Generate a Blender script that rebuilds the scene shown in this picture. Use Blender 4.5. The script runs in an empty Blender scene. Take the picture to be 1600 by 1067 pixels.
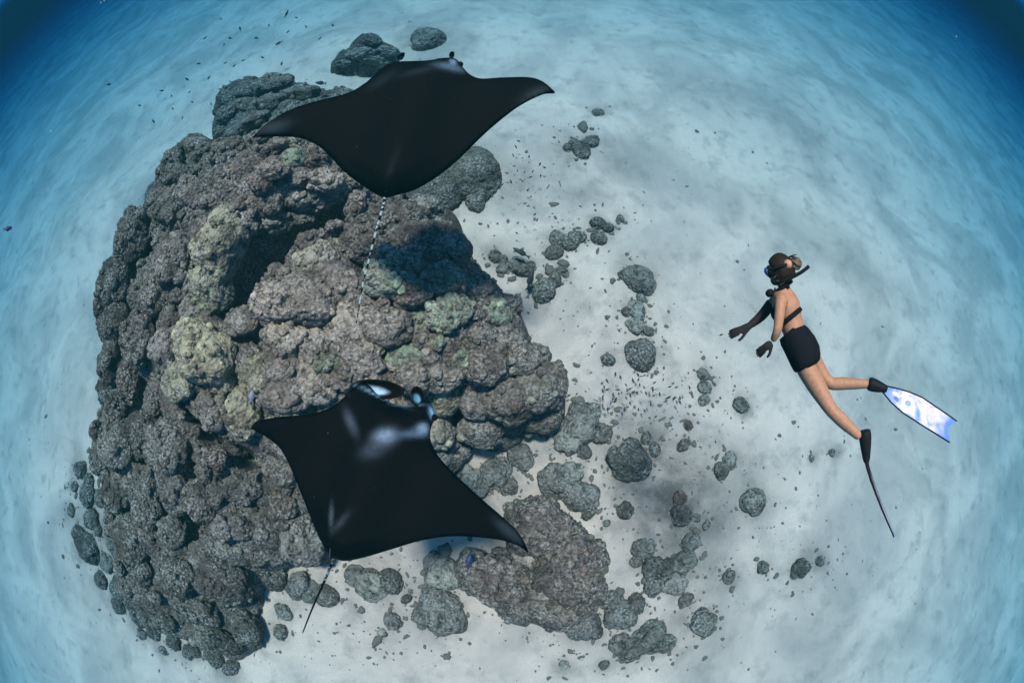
import bpy, bmesh, math, random
import numpy as np
from mathutils import Vector, Matrix, noise as mnoise
from mathutils.geometry import delaunay_2d_cdt

random.seed(7)
RNG = np.random.default_rng(7)
R = math.radians
scn = bpy.context.scene
COL = scn.collection

# ------------------------------------------------------------------ camera
CAM_H = 8.0                      # metres above the sand
TILT = R(21.5)                   # tipped forward from straight down
LENS = 16.83                     # full-frame fisheye
cam = bpy.data.cameras.new('camera')
cam.type = 'PANO'
cam.panorama_type = 'FISHEYE_EQUISOLID'
cam.fisheye_lens = LENS
cam.fisheye_fov = R(220)
cam.sensor_fit = 'HORIZONTAL'
cam.sensor_width = 36.0
cam.sensor_height = 24.0
cam.clip_start = 0.05
cam.clip_end = 1000
cam_ob = bpy.data.objects.new('camera', cam)
cam_ob.location = (0, 0, CAM_H)
cam_ob.rotation_euler = (TILT, 0, 0)
COL.objects.link(cam_ob)
scn.camera = cam_ob

# ------------------------------------------------------------------ light
SUN_EL, SUN_AZ = R(84), R(340)
world = bpy.data.worlds.new('World')
scn.world = world
world.use_nodes = True
wn = world.node_tree
bg = wn.nodes['Background']
sky = wn.nodes.new('ShaderNodeTexSky')
sky.sky_type = 'NISHITA'
sky.sun_disc = False
sky.sun_elevation = SUN_EL
sky.sun_rotation = SUN_AZ
wn.links.new(sky.outputs['Color'], bg.inputs['Color'])
bg.inputs['Strength'].default_value = 0.05
sun = bpy.data.lights.new('sun', 'SUN')
sun.energy = 5.0
sun.angle = R(7.5)               # the rippled surface spreads the sunlight
sun.color = (1.0, 0.385, 0.265)
sun_ob = bpy.data.objects.new('sun', sun)
sdir = Vector((math.sin(SUN_AZ) * math.cos(SUN_EL), math.cos(SUN_AZ) * math.cos(SUN_EL), math.sin(SUN_EL)))
sun_ob.rotation_euler = sdir.to_track_quat('Z', 'Y').to_euler()
sun_ob.location = (0, 0, 40)
COL.objects.link(sun_ob)
vs = scn.view_settings
vs.view_transform = 'Standard'
vs.look = 'None'
vs.gamma = 1.0
vs.exposure = 2.3
vs.use_curve_mapping = False
scn.render.engine = 'CYCLES'
scn.cycles.use_denoising = True
scn.cycles.volume_bounces = 1
scn.cycles.max_bounces = 6
scn.cycles.diffuse_bounces = 3

# ------------------------------------------------------------------ geometry of the view
CT, ST = math.cos(TILT), math.sin(TILT)
CAMP = np.array([0, 0, CAM_H])


def ray(px, py):
    x = (px - 800) / 1600 * 36
    y = (533.5 - py) / 1600 * 36
    r = math.hypot(x, y) + 1e-9
    th = 2 * math.asin(min(1, r / (2 * LENS)))
    s = math.sin(th)
    cx, cy, cz = s * x / r, s * y / r, -math.cos(th)
    return np.array([cx, cy * CT - cz * ST, cy * ST + cz * CT])


def at_z(px, py, z=0.0):
    d = ray(px, py)
    dz = min(d[2], -0.02)
    return CAMP + d * ((z - CAM_H) / dz)


def at_d(px, py, dist):
    return CAMP + ray(px, py) * dist


FPX = LENS / 36 * 1600           # pixels per radian near the axis

# ------------------------------------------------------------------ helpers


def mesh_data(name, verts, faces, smooth=True):
    me = bpy.data.meshes.new(name)
    verts = np.asarray(verts, dtype=np.float64)
    me.from_pydata([tuple(v) for v in verts], [], [tuple(int(i) for i in f) for f in faces])
    if smooth:
        me.polygons.foreach_set('use_smooth', [True] * len(me.polygons))
    me.update()
    return me


def link(name, me, mat=None, parent=None, loc=(0, 0, 0)):
    o = bpy.data.objects.new(name, me)
    if mat is not None and len(me.materials) == 0:
        me.materials.append(mat)
    o.location = loc
    if parent is not None:
        o.parent = parent
    COL.objects.link(o)
    return o


def empty(name, loc):
    o = bpy.data.objects.new(name, None)
    o.empty_display_size = 0.1
    o.location = tuple(loc)
    COL.objects.link(o)
    return o


def tag(o, label=None, cat=None, group=None, kind=None):
    if label:
        o['label'] = label
    if cat:
        o['category'] = cat
    if group:
        o['group'] = group
    if kind:
        o['kind'] = kind
    return o


def set_col(me, cols):
    a = me.color_attributes.new('Col', 'FLOAT_COLOR', 'POINT')
    buf = np.ones((len(me.vertices), 4), dtype=np.float32)
    buf[:, :3] = cols
    a.data.foreach_set('color', buf.ravel())


def tube(points, radii, n=10, closed_ends=True):
    pts = [Vector(p) for p in points]
    vs_, fs = [], []
    up = None
    for i, p in enumerate(pts):
        t = (pts[min(i + 1, len(pts) - 1)] - pts[max(i - 1, 0)]).normalized()
        if up is None:
            up = t.orthogonal().normalized()
        up = (up - t * up.dot(t)).normalized()
        b = t.cross(up)
        r = radii[i] if hasattr(radii, '__len__') else radii
        for k in range(n):
            a = 2 * math.pi * k / n
            vs_.append(p + (up * math.cos(a) + b * math.sin(a)) * r)
    for i in range(len(pts) - 1):
        for k in range(n):
            k2 = (k + 1) % n
            fs.append((i * n + k, i * n + k2, (i + 1) * n + k2, (i + 1) * n + k))
    if closed_ends:
        fs.append(tuple(range(n))[::-1])
        fs.append(tuple((len(pts) - 1) * n + k for k in range(n)))
    return vs_, fs


def curve_pts(ctrl, n=40):
    """Catmull-Rom through the control points."""
    P = [np.array(c, float) for c in ctrl]
    P = [2 * P[0] - P[1]] + P + [2 * P[-1] - P[-2]]
    out = []
    segs = len(P) - 3
    for k in range(n):
        u = k / (n - 1) * segs
        i = min(int(u), segs - 1)
        t = u - i
        a, b, c, d = P[i:i + 4]
        out.append(0.5 * ((2 * b) + (-a + c) * t + (2 * a - 5 * b + 4 * c - d) * t * t + (-a + 3 * b - 3 * c + d) * t ** 3))
    return out


_ico = {}


def ico(sub):
    if sub not in _ico:
        bm = bmesh.new()
        bmesh.ops.create_icosphere(bm, subdivisions=sub, radius=1.0)
        v = np.array([x.co[:] for x in bm.verts])
        f = [[x.index for x in y.verts] for y in bm.faces]
        bm.free()
        _ico[sub] = (v / np.linalg.norm(v, axis=1)[:, None], f)
    return _ico[sub]


def ellipsoid(center, axes, radii, sub=3):
    v, f = ico(sub)
    M = np.array([np.array(a) / np.linalg.norm(a) for a in axes])
    return (v * np.array(radii)) @ M + np.array(center), f


def vnoise(P, scale, seed=0, octaves=3):
    """Cheap smooth noise from sums of sines, P is (n, 3)."""
    rg = np.random.default_rng(seed)
    out = np.zeros(len(P))
    amp, tot = 1.0, 0.0
    for o in range(octaves):
        for _ in range(5):
            k = rg.normal(size=P.shape[1])
            k /= np.linalg.norm(k)
            out += amp * np.sin((P @ k) * scale * rg.uniform(0.7, 1.4) * 2 ** o * 2.2 + rg.uniform(0, 6.28)) / 5
        tot += amp
        amp *= 0.55
    return out / tot * 1.8


# ------------------------------------------------------------------ materials


def new_mat(name):
    m = bpy.data.materials.new(name)
    m.use_nodes = True
    nt = m.node_tree
    return m, nt, nt.nodes['Principled BSDF']


def N(nt, kind, **kw):
    n = nt.nodes.new(kind)
    for k, v in kw.items():
        if k.startswith('i_'):
            n.inputs[k[2:].replace('_', ' ')].default_value = v
        else:
            setattr(n, k, v)
    return n


def ramp(nt, src, stops):
    r = nt.nodes.new('ShaderNodeValToRGB')
    el = r.color_ramp.elements
    while len(el) < len(stops):
        el.new(0.5)
    for e, (p, c) in zip(el, stops):
        e.position = p
        e.color = (*c, 1) if len(c) == 3 else c
    nt.links.new(src, r.inputs['Fac'])
    return r.outputs['Color']


def mix(nt, fac, a, b, mode='MIX'):
    m = nt.nodes.new('ShaderNodeMix')
    m.data_type = 'RGBA'
    m.blend_type = mode
    m.clamp_factor = True
    for s, v in ((m.inputs[0], fac), (m.inputs[6], a), (m.inputs[7], b)):
        if hasattr(v, 'is_linked') or isinstance(v, bpy.types.NodeSocket):
            nt.links.new(v, s)
        else:
            s.default_value = v if not isinstance(v, tuple) else (*v[:3], 1)
    return m.outputs[2]


def bump(nt, height, bsdf, strength=0.5, dist=0.02):
    b = N(nt, 'ShaderNodeBump')
    b.inputs['Strength'].default_value = strength
    b.inputs['Distance'].default_value = dist
    nt.links.new(height, b.inputs['Height'])
    nt.links.new(b.outputs['Normal'], bsdf.inputs['Normal'])


def plain(name, col, rough=0.5, spec=0.3):
    m, nt, p = new_mat(name)
    tc = N(nt, 'ShaderNodeTexCoord')
    nz = N(nt, 'ShaderNodeTexNoise', i_Scale=40.0, i_Detail=4.0)
    nt.links.new(tc.outputs['Object'], nz.inputs['Vector'])
    c = ramp(nt, nz.outputs['Fac'], [(0.3, tuple(x * 0.85 for x in col)), (0.7, tuple(min(1, x * 1.12) for x in col))])
    nt.links.new(c, p.inputs['Base Color'])
    p.inputs['Roughness'].default_value = rough
    p.inputs['Specular IOR Level'].default_value = spec
    return m


def coral_material(name='coral', attr=False):
    m, nt, p = new_mat(name)
    geo = N(nt, 'ShaderNodeNewGeometry')
    oi = N(nt, 'ShaderNodeObjectInfo')
    pos = geo.outputs['Position']
    big = N(nt, 'ShaderNodeTexNoise', i_Scale=1.5, i_Detail=5.0, i_Roughness=0.62)
    med = N(nt, 'ShaderNodeTexNoise', i_Scale=7.5, i_Detail=6.0, i_Roughness=0.7)
    fine = N(nt, 'ShaderNodeTexNoise', i_Scale=21.0, i_Detail=6.0, i_Roughness=0.72)
    vor = N(nt, 'ShaderNodeTexVoronoi', i_Scale=19.0)
    for n in (big, med, fine, vor):
        nt.links.new(pos, n.inputs['Vector'])
    # dark turf algae against the tint of the living coral
    c = mix(nt, ramp(nt, med.outputs['Fac'], [(0.38, (0, 0, 0)), (0.56, (1, 1, 1))]), (0.060, 0.052, 0.045), N(nt, 'ShaderNodeAttribute', attribute_name='Col').outputs['Color'] if attr else oi.outputs['Color'])
    c = mix(nt, ramp(nt, big.outputs['Fac'], [(0.48, (0, 0, 0)), (0.66, (0.7, 0.7, 0.7))]), c, (0.072, 0.061, 0.051))
    # pale dead crust and sediment flecks
    patch = N(nt, 'ShaderNodeTexNoise', i_Scale=2.3, i_Detail=3.0, i_Roughness=0.6)
    off = N(nt, 'ShaderNodeVectorMath', operation='ADD')
    nt.links.new(pos, off.inputs[0])
    off.inputs[1].default_value = (31.0, 7.0, 3.0)
    nt.links.new(off.outputs[0], patch.inputs['Vector'])
    fk = N(nt, 'ShaderNodeMath', operation='MULTIPLY')
    nt.links.new(ramp(nt, fine.outputs['Fac'], [(0.47, (0, 0, 0)), (0.60, (0.95, 0.95, 0.95))]), fk.inputs[0])
    nt.links.new(ramp(nt, patch.outputs['Fac'], [(0.38, (0.12, 0.12, 0.12)), (0.62, (1, 1, 1))]), fk.inputs[1])
    c = mix(nt, fk.outputs[0], c, (0.43, 0.42, 0.365))
    c = mix(nt, ramp(nt, fine.outputs['Fac'], [(0.33, (0.7, 0.7, 0.7)), (0.43, (0, 0, 0))]), c, (0.02, 0.019, 0.018))
    nt.links.new(c, p.inputs['Base Color'])
    p.inputs['Roughness'].default_value = 0.9
    p.inputs['Specular IOR Level'].default_value = 0.08
    mm = N(nt, 'ShaderNodeMath', operation='MULTIPLY_ADD')
    nt.links.new(fine.outputs['Fac'], mm.inputs[0])
    mm.inputs[1].default_value = 1.3
    nt.links.new(med.outputs['Fac'], mm.inputs[2])
    m2 = N(nt, 'ShaderNodeMath', operation='SUBTRACT')
    nt.links.new(mm.outputs[0], m2.inputs[0])
    nt.links.new(vor.outputs['Distance'], m2.inputs[1])
    bump(nt, m2.outputs[0], p, 0.8, 0.055)
    return m


def sand_material():
    m, nt, p = new_mat('sand')
    geo = N(nt, 'ShaderNodeNewGeometry')
    pos = geo.outputs['Position']
    a = N(nt, 'ShaderNodeTexNoise', i_Scale=0.42, i_Detail=5.0, i_Roughness=0.58, i_Distortion=0.6)
    b = N(nt, 'ShaderNodeTexNoise', i_Scale=1.9, i_Detail=6.0, i_Roughness=0.65)
    f = N(nt, 'ShaderNodeTexNoise', i_Scale=22.0, i_Detail=6.0, i_Roughness=0.8)
    w = N(nt, 'ShaderNodeTexWave', i_Scale=1.4, i_Distortion=5.0, i_Detail=3.0, i_Detail_Scale=1.2)
    for n in (a, b, f, w):
        nt.links.new(pos, n.inputs['Vector'])
    light, dull, dark_sand = (0.76, 0.585, 0.475), (0.50, 0.41, 0.345), (0.31, 0.275, 0.24)
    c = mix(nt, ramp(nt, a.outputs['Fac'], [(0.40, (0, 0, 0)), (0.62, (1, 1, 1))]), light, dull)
    c = mix(nt, ramp(nt, b.outputs['Fac'], [(0.52, (0, 0, 0)), (0.74, (0.75, 0.75, 0.75))]), c, dark_sand)
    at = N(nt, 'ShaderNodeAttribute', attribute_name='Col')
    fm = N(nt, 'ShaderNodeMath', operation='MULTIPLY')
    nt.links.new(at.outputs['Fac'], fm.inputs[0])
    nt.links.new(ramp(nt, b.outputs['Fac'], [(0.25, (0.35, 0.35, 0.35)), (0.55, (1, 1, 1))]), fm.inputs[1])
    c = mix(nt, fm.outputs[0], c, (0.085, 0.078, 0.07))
    c = mix(nt, ramp(nt, f.outputs['Fac'], [(0.60, (0, 0, 0)), (0.74, (0.65, 0.65, 0.65))]), c, (0.22, 0.20, 0.17))
    gr = N(nt, 'ShaderNodeTexNoise', i_Scale=70.0, i_Detail=4.0, i_Roughness=0.8)
    nt.links.new(pos, gr.inputs['Vector'])
    c = mix(nt, 1.0, c, ramp(nt, gr.outputs['Fac'], [(0.35, (0.80, 0.80, 0.80)), (0.60, (1.06, 1.06, 1.06))]), 'MULTIPLY')
    nt.links.new(c, p.inputs['Base Color'])
    p.inputs['Roughness'].default_value = 0.95
    p.inputs['Specular IOR Level'].default_value = 0.1
    mm = N(nt, 'ShaderNodeMath', operation='MULTIPLY_ADD')
    nt.links.new(b.outputs['Fac'], mm.inputs[0])
    mm.inputs[1].default_value = 2.0
    nt.links.new(f.outputs['Fac'], mm.inputs[2])
    m2 = N(nt, 'ShaderNodeMath', operation='MULTIPLY_ADD')
    nt.links.new(w.outputs['Fac'], m2.inputs[0])
    m2.inputs[1].default_value = 0.5
    nt.links.new(mm.outputs[0], m2.inputs[2])
    bump(nt, m2.outputs[0], p, 0.5, 0.06)
    return m


def attr_material(name, rough=0.5, spec=0.4, scale=30.0, relief=0.15):
    m, nt, p = new_mat(name)
    at = N(nt, 'ShaderNodeAttribute', attribute_name='Col')
    tc = N(nt, 'ShaderNodeTexCoord')
    nz = N(nt, 'ShaderNodeTexNoise', i_Scale=scale, i_Detail=5.0, i_Roughness=0.7)
    nt.links.new(tc.outputs['Object'], nz.inputs['Vector'])
    v = ramp(nt, nz.outputs['Fac'], [(0.3, (0.72, 0.72, 0.72)), (0.7, (1.2, 1.2, 1.2))])
    nt.links.new(mix(nt, 1.0, at.outputs['Color'], v, 'MULTIPLY'), p.inputs['Base Color'])
    p.inputs['Roughness'].default_value = rough
    p.inputs['Specular IOR Level'].default_value = spec
    bump(nt, nz.outputs['Fac'], p, relief, 0.02)
    return m


M_CORAL = coral_material()
M_NUB = coral_material('coral_nub', True)
M_SAND = sand_material()
M_MANTA = attr_material('manta_skin', 0.66, 0.022, 26.0, 0.2)
M_FISH = attr_material('fish_skin', 0.5, 0.3, 30.0, 0.1)
M_SKIN = plain('skin', (0.195, 0.146, 0.094), 0.55, 0.15)
M_BLACK = plain('black_fabric', (0.0035, 0.006, 0.009), 0.8, 0.04)
M_RUBBER = plain('black_rubber', (0.005, 0.007, 0.009), 0.6, 0.06)
M_GLOVE = plain('dark_glove', (0.012, 0.016, 0.018), 0.8, 0.05)
M_HAIR = plain('hair', (0.010, 0.011, 0.009), 0.65, 0.06)
M_LENS = plain('mask_lens', (0.006, 0.05, 0.13), 0.15, 0.3)

# ------------------------------------------------------------------ water body
bm = bmesh.new()
bmesh.ops.create_cube(bm, size=1.0)
for v in bm.verts:
    v.co = (v.co.x * 360, v.co.y * 360, -2.5 + (v.co.z + 0.5) * 12.5)
me = bpy.data.meshes.new('haze')
bm.to_mesh(me)
bm.free()
hm = bpy.data.materials.new('sea_water')
hm.use_nodes = True
hn = hm.node_tree
hn.nodes.clear()
ho = hn.nodes.new('ShaderNodeOutputMaterial')
pv = hn.nodes.new('ShaderNodeVolumePrincipled')
pv.inputs['Color'].default_value = (0.002, 0.017, 0.018, 1)
pv.inputs['Density'].default_value = 0.117
pv.inputs['Absorption Color'].default_value = (0.0, 0.31, 0.57, 1)
hn.links.new(pv.outputs['Volume'], ho.inputs['Volume'])
tag(link('haze', me, hm), 'clear blue sea water filling the whole lagoon', kind='stuff')

# ------------------------------------------------------------------ sand bed
def sand_h(X, Y):
    P = np.stack([X, Y, 0 * X], 1)
    r = np.hypot(X, Y)
    return 0.10 * vnoise(P, 0.35, 3, 3) * np.clip(r / 4, 0.3, 2.0) + 0.025 * vnoise(P, 2.2, 4, 3)


rr = np.concatenate([np.linspace(0.05, 14, 130), np.geomspace(14.2, 165, 70)])
aa = np.linspace(0, 2 * math.pi, 300, endpoint=False)
X = (rr[:, None] * np.cos(aa)).ravel()
Y = (rr[:, None] * np.sin(aa)).ravel()
V = np.stack([X, Y, sand_h(X, Y)], 1)
na = len(aa)
F = []
for i in range(len(rr) - 1):
    b0, b1 = i * na, (i + 1) * na
    F += [(b0 + k, b0 + (k + 1) % na, b1 + (k + 1) % na, b1 + k) for k in range(na)]
F.append(tuple(range(na))[::-1])
dark_sand = np.zeros(len(V))  # soft dark patches on the sand, placed by position
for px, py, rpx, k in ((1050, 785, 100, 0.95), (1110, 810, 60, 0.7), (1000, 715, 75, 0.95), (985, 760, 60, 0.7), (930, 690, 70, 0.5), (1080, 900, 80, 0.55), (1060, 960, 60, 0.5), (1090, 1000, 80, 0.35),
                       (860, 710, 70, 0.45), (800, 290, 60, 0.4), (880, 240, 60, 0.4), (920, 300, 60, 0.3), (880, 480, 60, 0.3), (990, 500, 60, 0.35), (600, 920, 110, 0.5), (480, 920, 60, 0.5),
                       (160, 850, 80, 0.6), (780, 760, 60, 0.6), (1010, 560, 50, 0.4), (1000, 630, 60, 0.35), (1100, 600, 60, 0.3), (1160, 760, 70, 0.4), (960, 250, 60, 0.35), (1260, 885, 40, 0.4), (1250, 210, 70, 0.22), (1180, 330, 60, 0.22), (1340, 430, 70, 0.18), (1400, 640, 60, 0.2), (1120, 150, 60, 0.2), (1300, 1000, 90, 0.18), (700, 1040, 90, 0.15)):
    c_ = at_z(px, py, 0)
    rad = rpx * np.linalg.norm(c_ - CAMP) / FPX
    dark_sand = np.maximum(dark_sand, k * np.exp(-((V[:, 0] - c_[0]) ** 2 + (V[:, 1] - c_[1]) ** 2) / rad ** 2))
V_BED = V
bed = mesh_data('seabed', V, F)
set_col(bed, dark_sand[:, None] * np.ones(3))
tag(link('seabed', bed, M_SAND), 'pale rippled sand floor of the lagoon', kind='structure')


def sz(x, y):
    return float(sand_h(np.array([x]), np.array([y]))[0])


# ------------------------------------------------------------------ coral meshes
def knobs(dirs, n, fill, seed):
    rg = np.random.default_rng(seed)
    i = np.arange(n) + 0.5
    phi = np.arccos(1 - 2 * i / n)
    th = math.pi * (1 + 5 ** 0.5) * i
    S = np.stack([np.cos(th) * np.sin(phi), np.sin(th) * np.sin(phi), np.cos(phi)], 1)
    sp = math.sqrt(4 * math.pi / n)
    S += rg.normal(size=S.shape) * sp * 0.28
    S /= np.linalg.norm(S, axis=1)[:, None]
    size = rg.uniform(0.65, 1.25, n)
    best = np.zeros(len(dirs))
    for k0 in range(0, len(dirs), 3000):
        d = dirs[k0:k0 + 3000]
        dist = np.sqrt(np.clip(2 - 2 * d @ S.T, 0, None)) / (sp * fill * size)
        best[k0:k0 + 3000] = (np.sqrt(np.clip(1 - dist ** 2, 0, None)) * size).max(1)
    return best


def coral_mesh(name, sub, seed, levels, flat=0.75, warp=0.24, rough=0.045):
    v, f = ico(sub)
    d = v.copy()
    r = 1 + warp * vnoise(d, 1.3, seed, 2)
    w = d + 0.12 * np.stack([vnoise(d, 3, seed + k, 2) for k in (11, 12, 13)], 1)
    w /= np.linalg.norm(w, axis=1)[:, None]
    for j, (n, amp) in enumerate(levels):
        r += amp * (knobs(w, n, 0.78, seed + 31 * j) - 0.55)
    r += rough * vnoise(d, 11, seed + 5, 3) - 0.10 * np.clip(vnoise(d, 4.5, seed + 9, 2) - 0.35, 0, 1)
    p = d * r[:, None]
    p[:, 2] *= flat
    low = p[:, 2] < -0.25
    p[low, 2] = -0.25 + (p[low, 2] + 0.25) * 0.5
    me = mesh_data(name, p, f)
    me.materials.append(M_CORAL)
    return me


BIG = [coral_mesh('coral_lobe', 5, 100 + k, [(30, 0.13), (620, 0.07)], 0.78) for k in range(5)]
MID = [coral_mesh('coral_lobe', 5, 200 + k, [(20, 0.22), (150, 0.15)], 0.82) for k in range(5)]
KNOB = [coral_mesh('coral_lobe', 4, 300 + k, [(26, 0.34), (120, 0.06)], 0.75, 0.2, 0.04) for k in range(5)]
DOME = [coral_mesh('coral_head', 5, 400 + k, [(7, 0.12), (520, 0.05)], 0.85, 0.16, 0.03) for k in range(4)]
PLATE = [coral_mesh('coral_lobe', 5, 500 + k, [(12, 0.16), (200, 0.08)], 0.42, 0.25, 0.03) for k in range(3)]
SMALL = [coral_mesh('coral_head', 3, 600 + k, [(14, 0.2)], 0.8, 0.15, 0.05) for k in range(4)]
KINDS = {'big': BIG, 'mid': MID, 'knob': KNOB, 'dome': DOME, 'plate': PLATE, 'small': SMALL}
TINT = {'brown': (0.172, 0.142, 0.114), 'grey': (0.235, 0.21, 0.175), 'pale': (0.40, 0.355, 0.285), 'green': (0.37, 0.36, 0.245),
        'mint': (0.225, 0.285, 0.195), 'yellow': (0.38, 0.35, 0.225), 'pink': (0.18, 0.145, 0.122), 'dark': (0.10, 0.084, 0.070),
        'rust': (0.17, 0.105, 0.078)}


def tint(o, name, jit=0.12):
    c = TINT[name]
    k = 1 + random.uniform(-jit, jit)
    o.color = (c[0] * k, c[1] * k * random.uniform(0.96, 1.04), c[2] * k, 1)


def put(kind, parent, pos, r, ry=None, rot=None, col='brown', up=None, name=None, hz=1.0):
    me = random.choice(KINDS[kind])
    o = bpy.data.objects.new(name or ('coral_head' if kind in ('dome', 'small') else 'coral_lobe'), me)
    if parent is not None:
        o.parent = parent
        pos = np.array(pos) - np.array(parent.location)
    o.location = tuple(pos)
    ry = ry or r
    rot = random.uniform(0, 6.28) if rot is None else rot
    q = Matrix.Rotation(rot, 3, 'Z')
    if up is not None:
        q = Vector((0, 0, 1)).rotation_difference(Vector(up)).to_matrix() @ q
    o.rotation_euler = q.to_euler()
    o.scale = (r, ry, (r * ry) ** 0.5 * hz)
    tint(o, col)
    COL.objects.link(o)
    return o


# ------------------------------------------------------------------ reefs
def cell_knobs(X, Y, cell, seed, fill=0.8):
    """Rounded lumps on a jittered grid over the plane."""
    ix, iy = np.floor(X / cell).astype(int), np.floor(Y / cell).astype(int)
    best = np.zeros_like(X)

    def h(i, j, s):
        n = (i * 374761393 + j * 668265263 + s * 974711) & 0x7fffffff
        n = (n ^ (n >> 13)) * 1274126177 & 0x7fffffff
        return ((n ^ (n >> 16)) & 0xffff) / 65535.0
    for di in (-1, 0, 1):
        for dj in (-1, 0, 1):
            i, j = ix + di, iy + dj
            sx = (i + 0.5 + 0.75 * (h(i, j, seed) - 0.5)) * cell
            sy = (j + 0.5 + 0.75 * (h(i, j, seed + 1) - 0.5)) * cell
            s = 0.6 + 0.6 * h(i, j, seed + 2)
            d = np.hypot(X - sx, Y - sy) / (cell * fill * s)
            best = np.maximum(best, np.sqrt(np.clip(1 - d * d, 0, None)) * s)
    return best


def poly_dist(X, Y, poly):
    """Signed distance to a polygon, positive inside."""
    P = np.array(poly)
    Q = np.roll(P, -1, 0)
    dist = np.full(X.shape, 1e9)
    inside = np.zeros(X.shape, bool)
    for (x0, y0), (x1, y1) in zip(P, Q):
        ex, ey = x1 - x0, y1 - y0
        t = np.clip(((X - x0) * ex + (Y - y0) * ey) / (ex * ex + ey * ey + 1e-12), 0, 1)
        dist = np.minimum(dist, np.hypot(X - x0 - t * ex, Y - y0 - t * ey))
        c = ((y0 > Y) != (y1 > Y)) & (X < (x1 - x0) * (Y - y0) / (y1 - y0 + 1e-12) + x0)
        inside ^= c
    return np.where(inside, dist, -dist)


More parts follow.
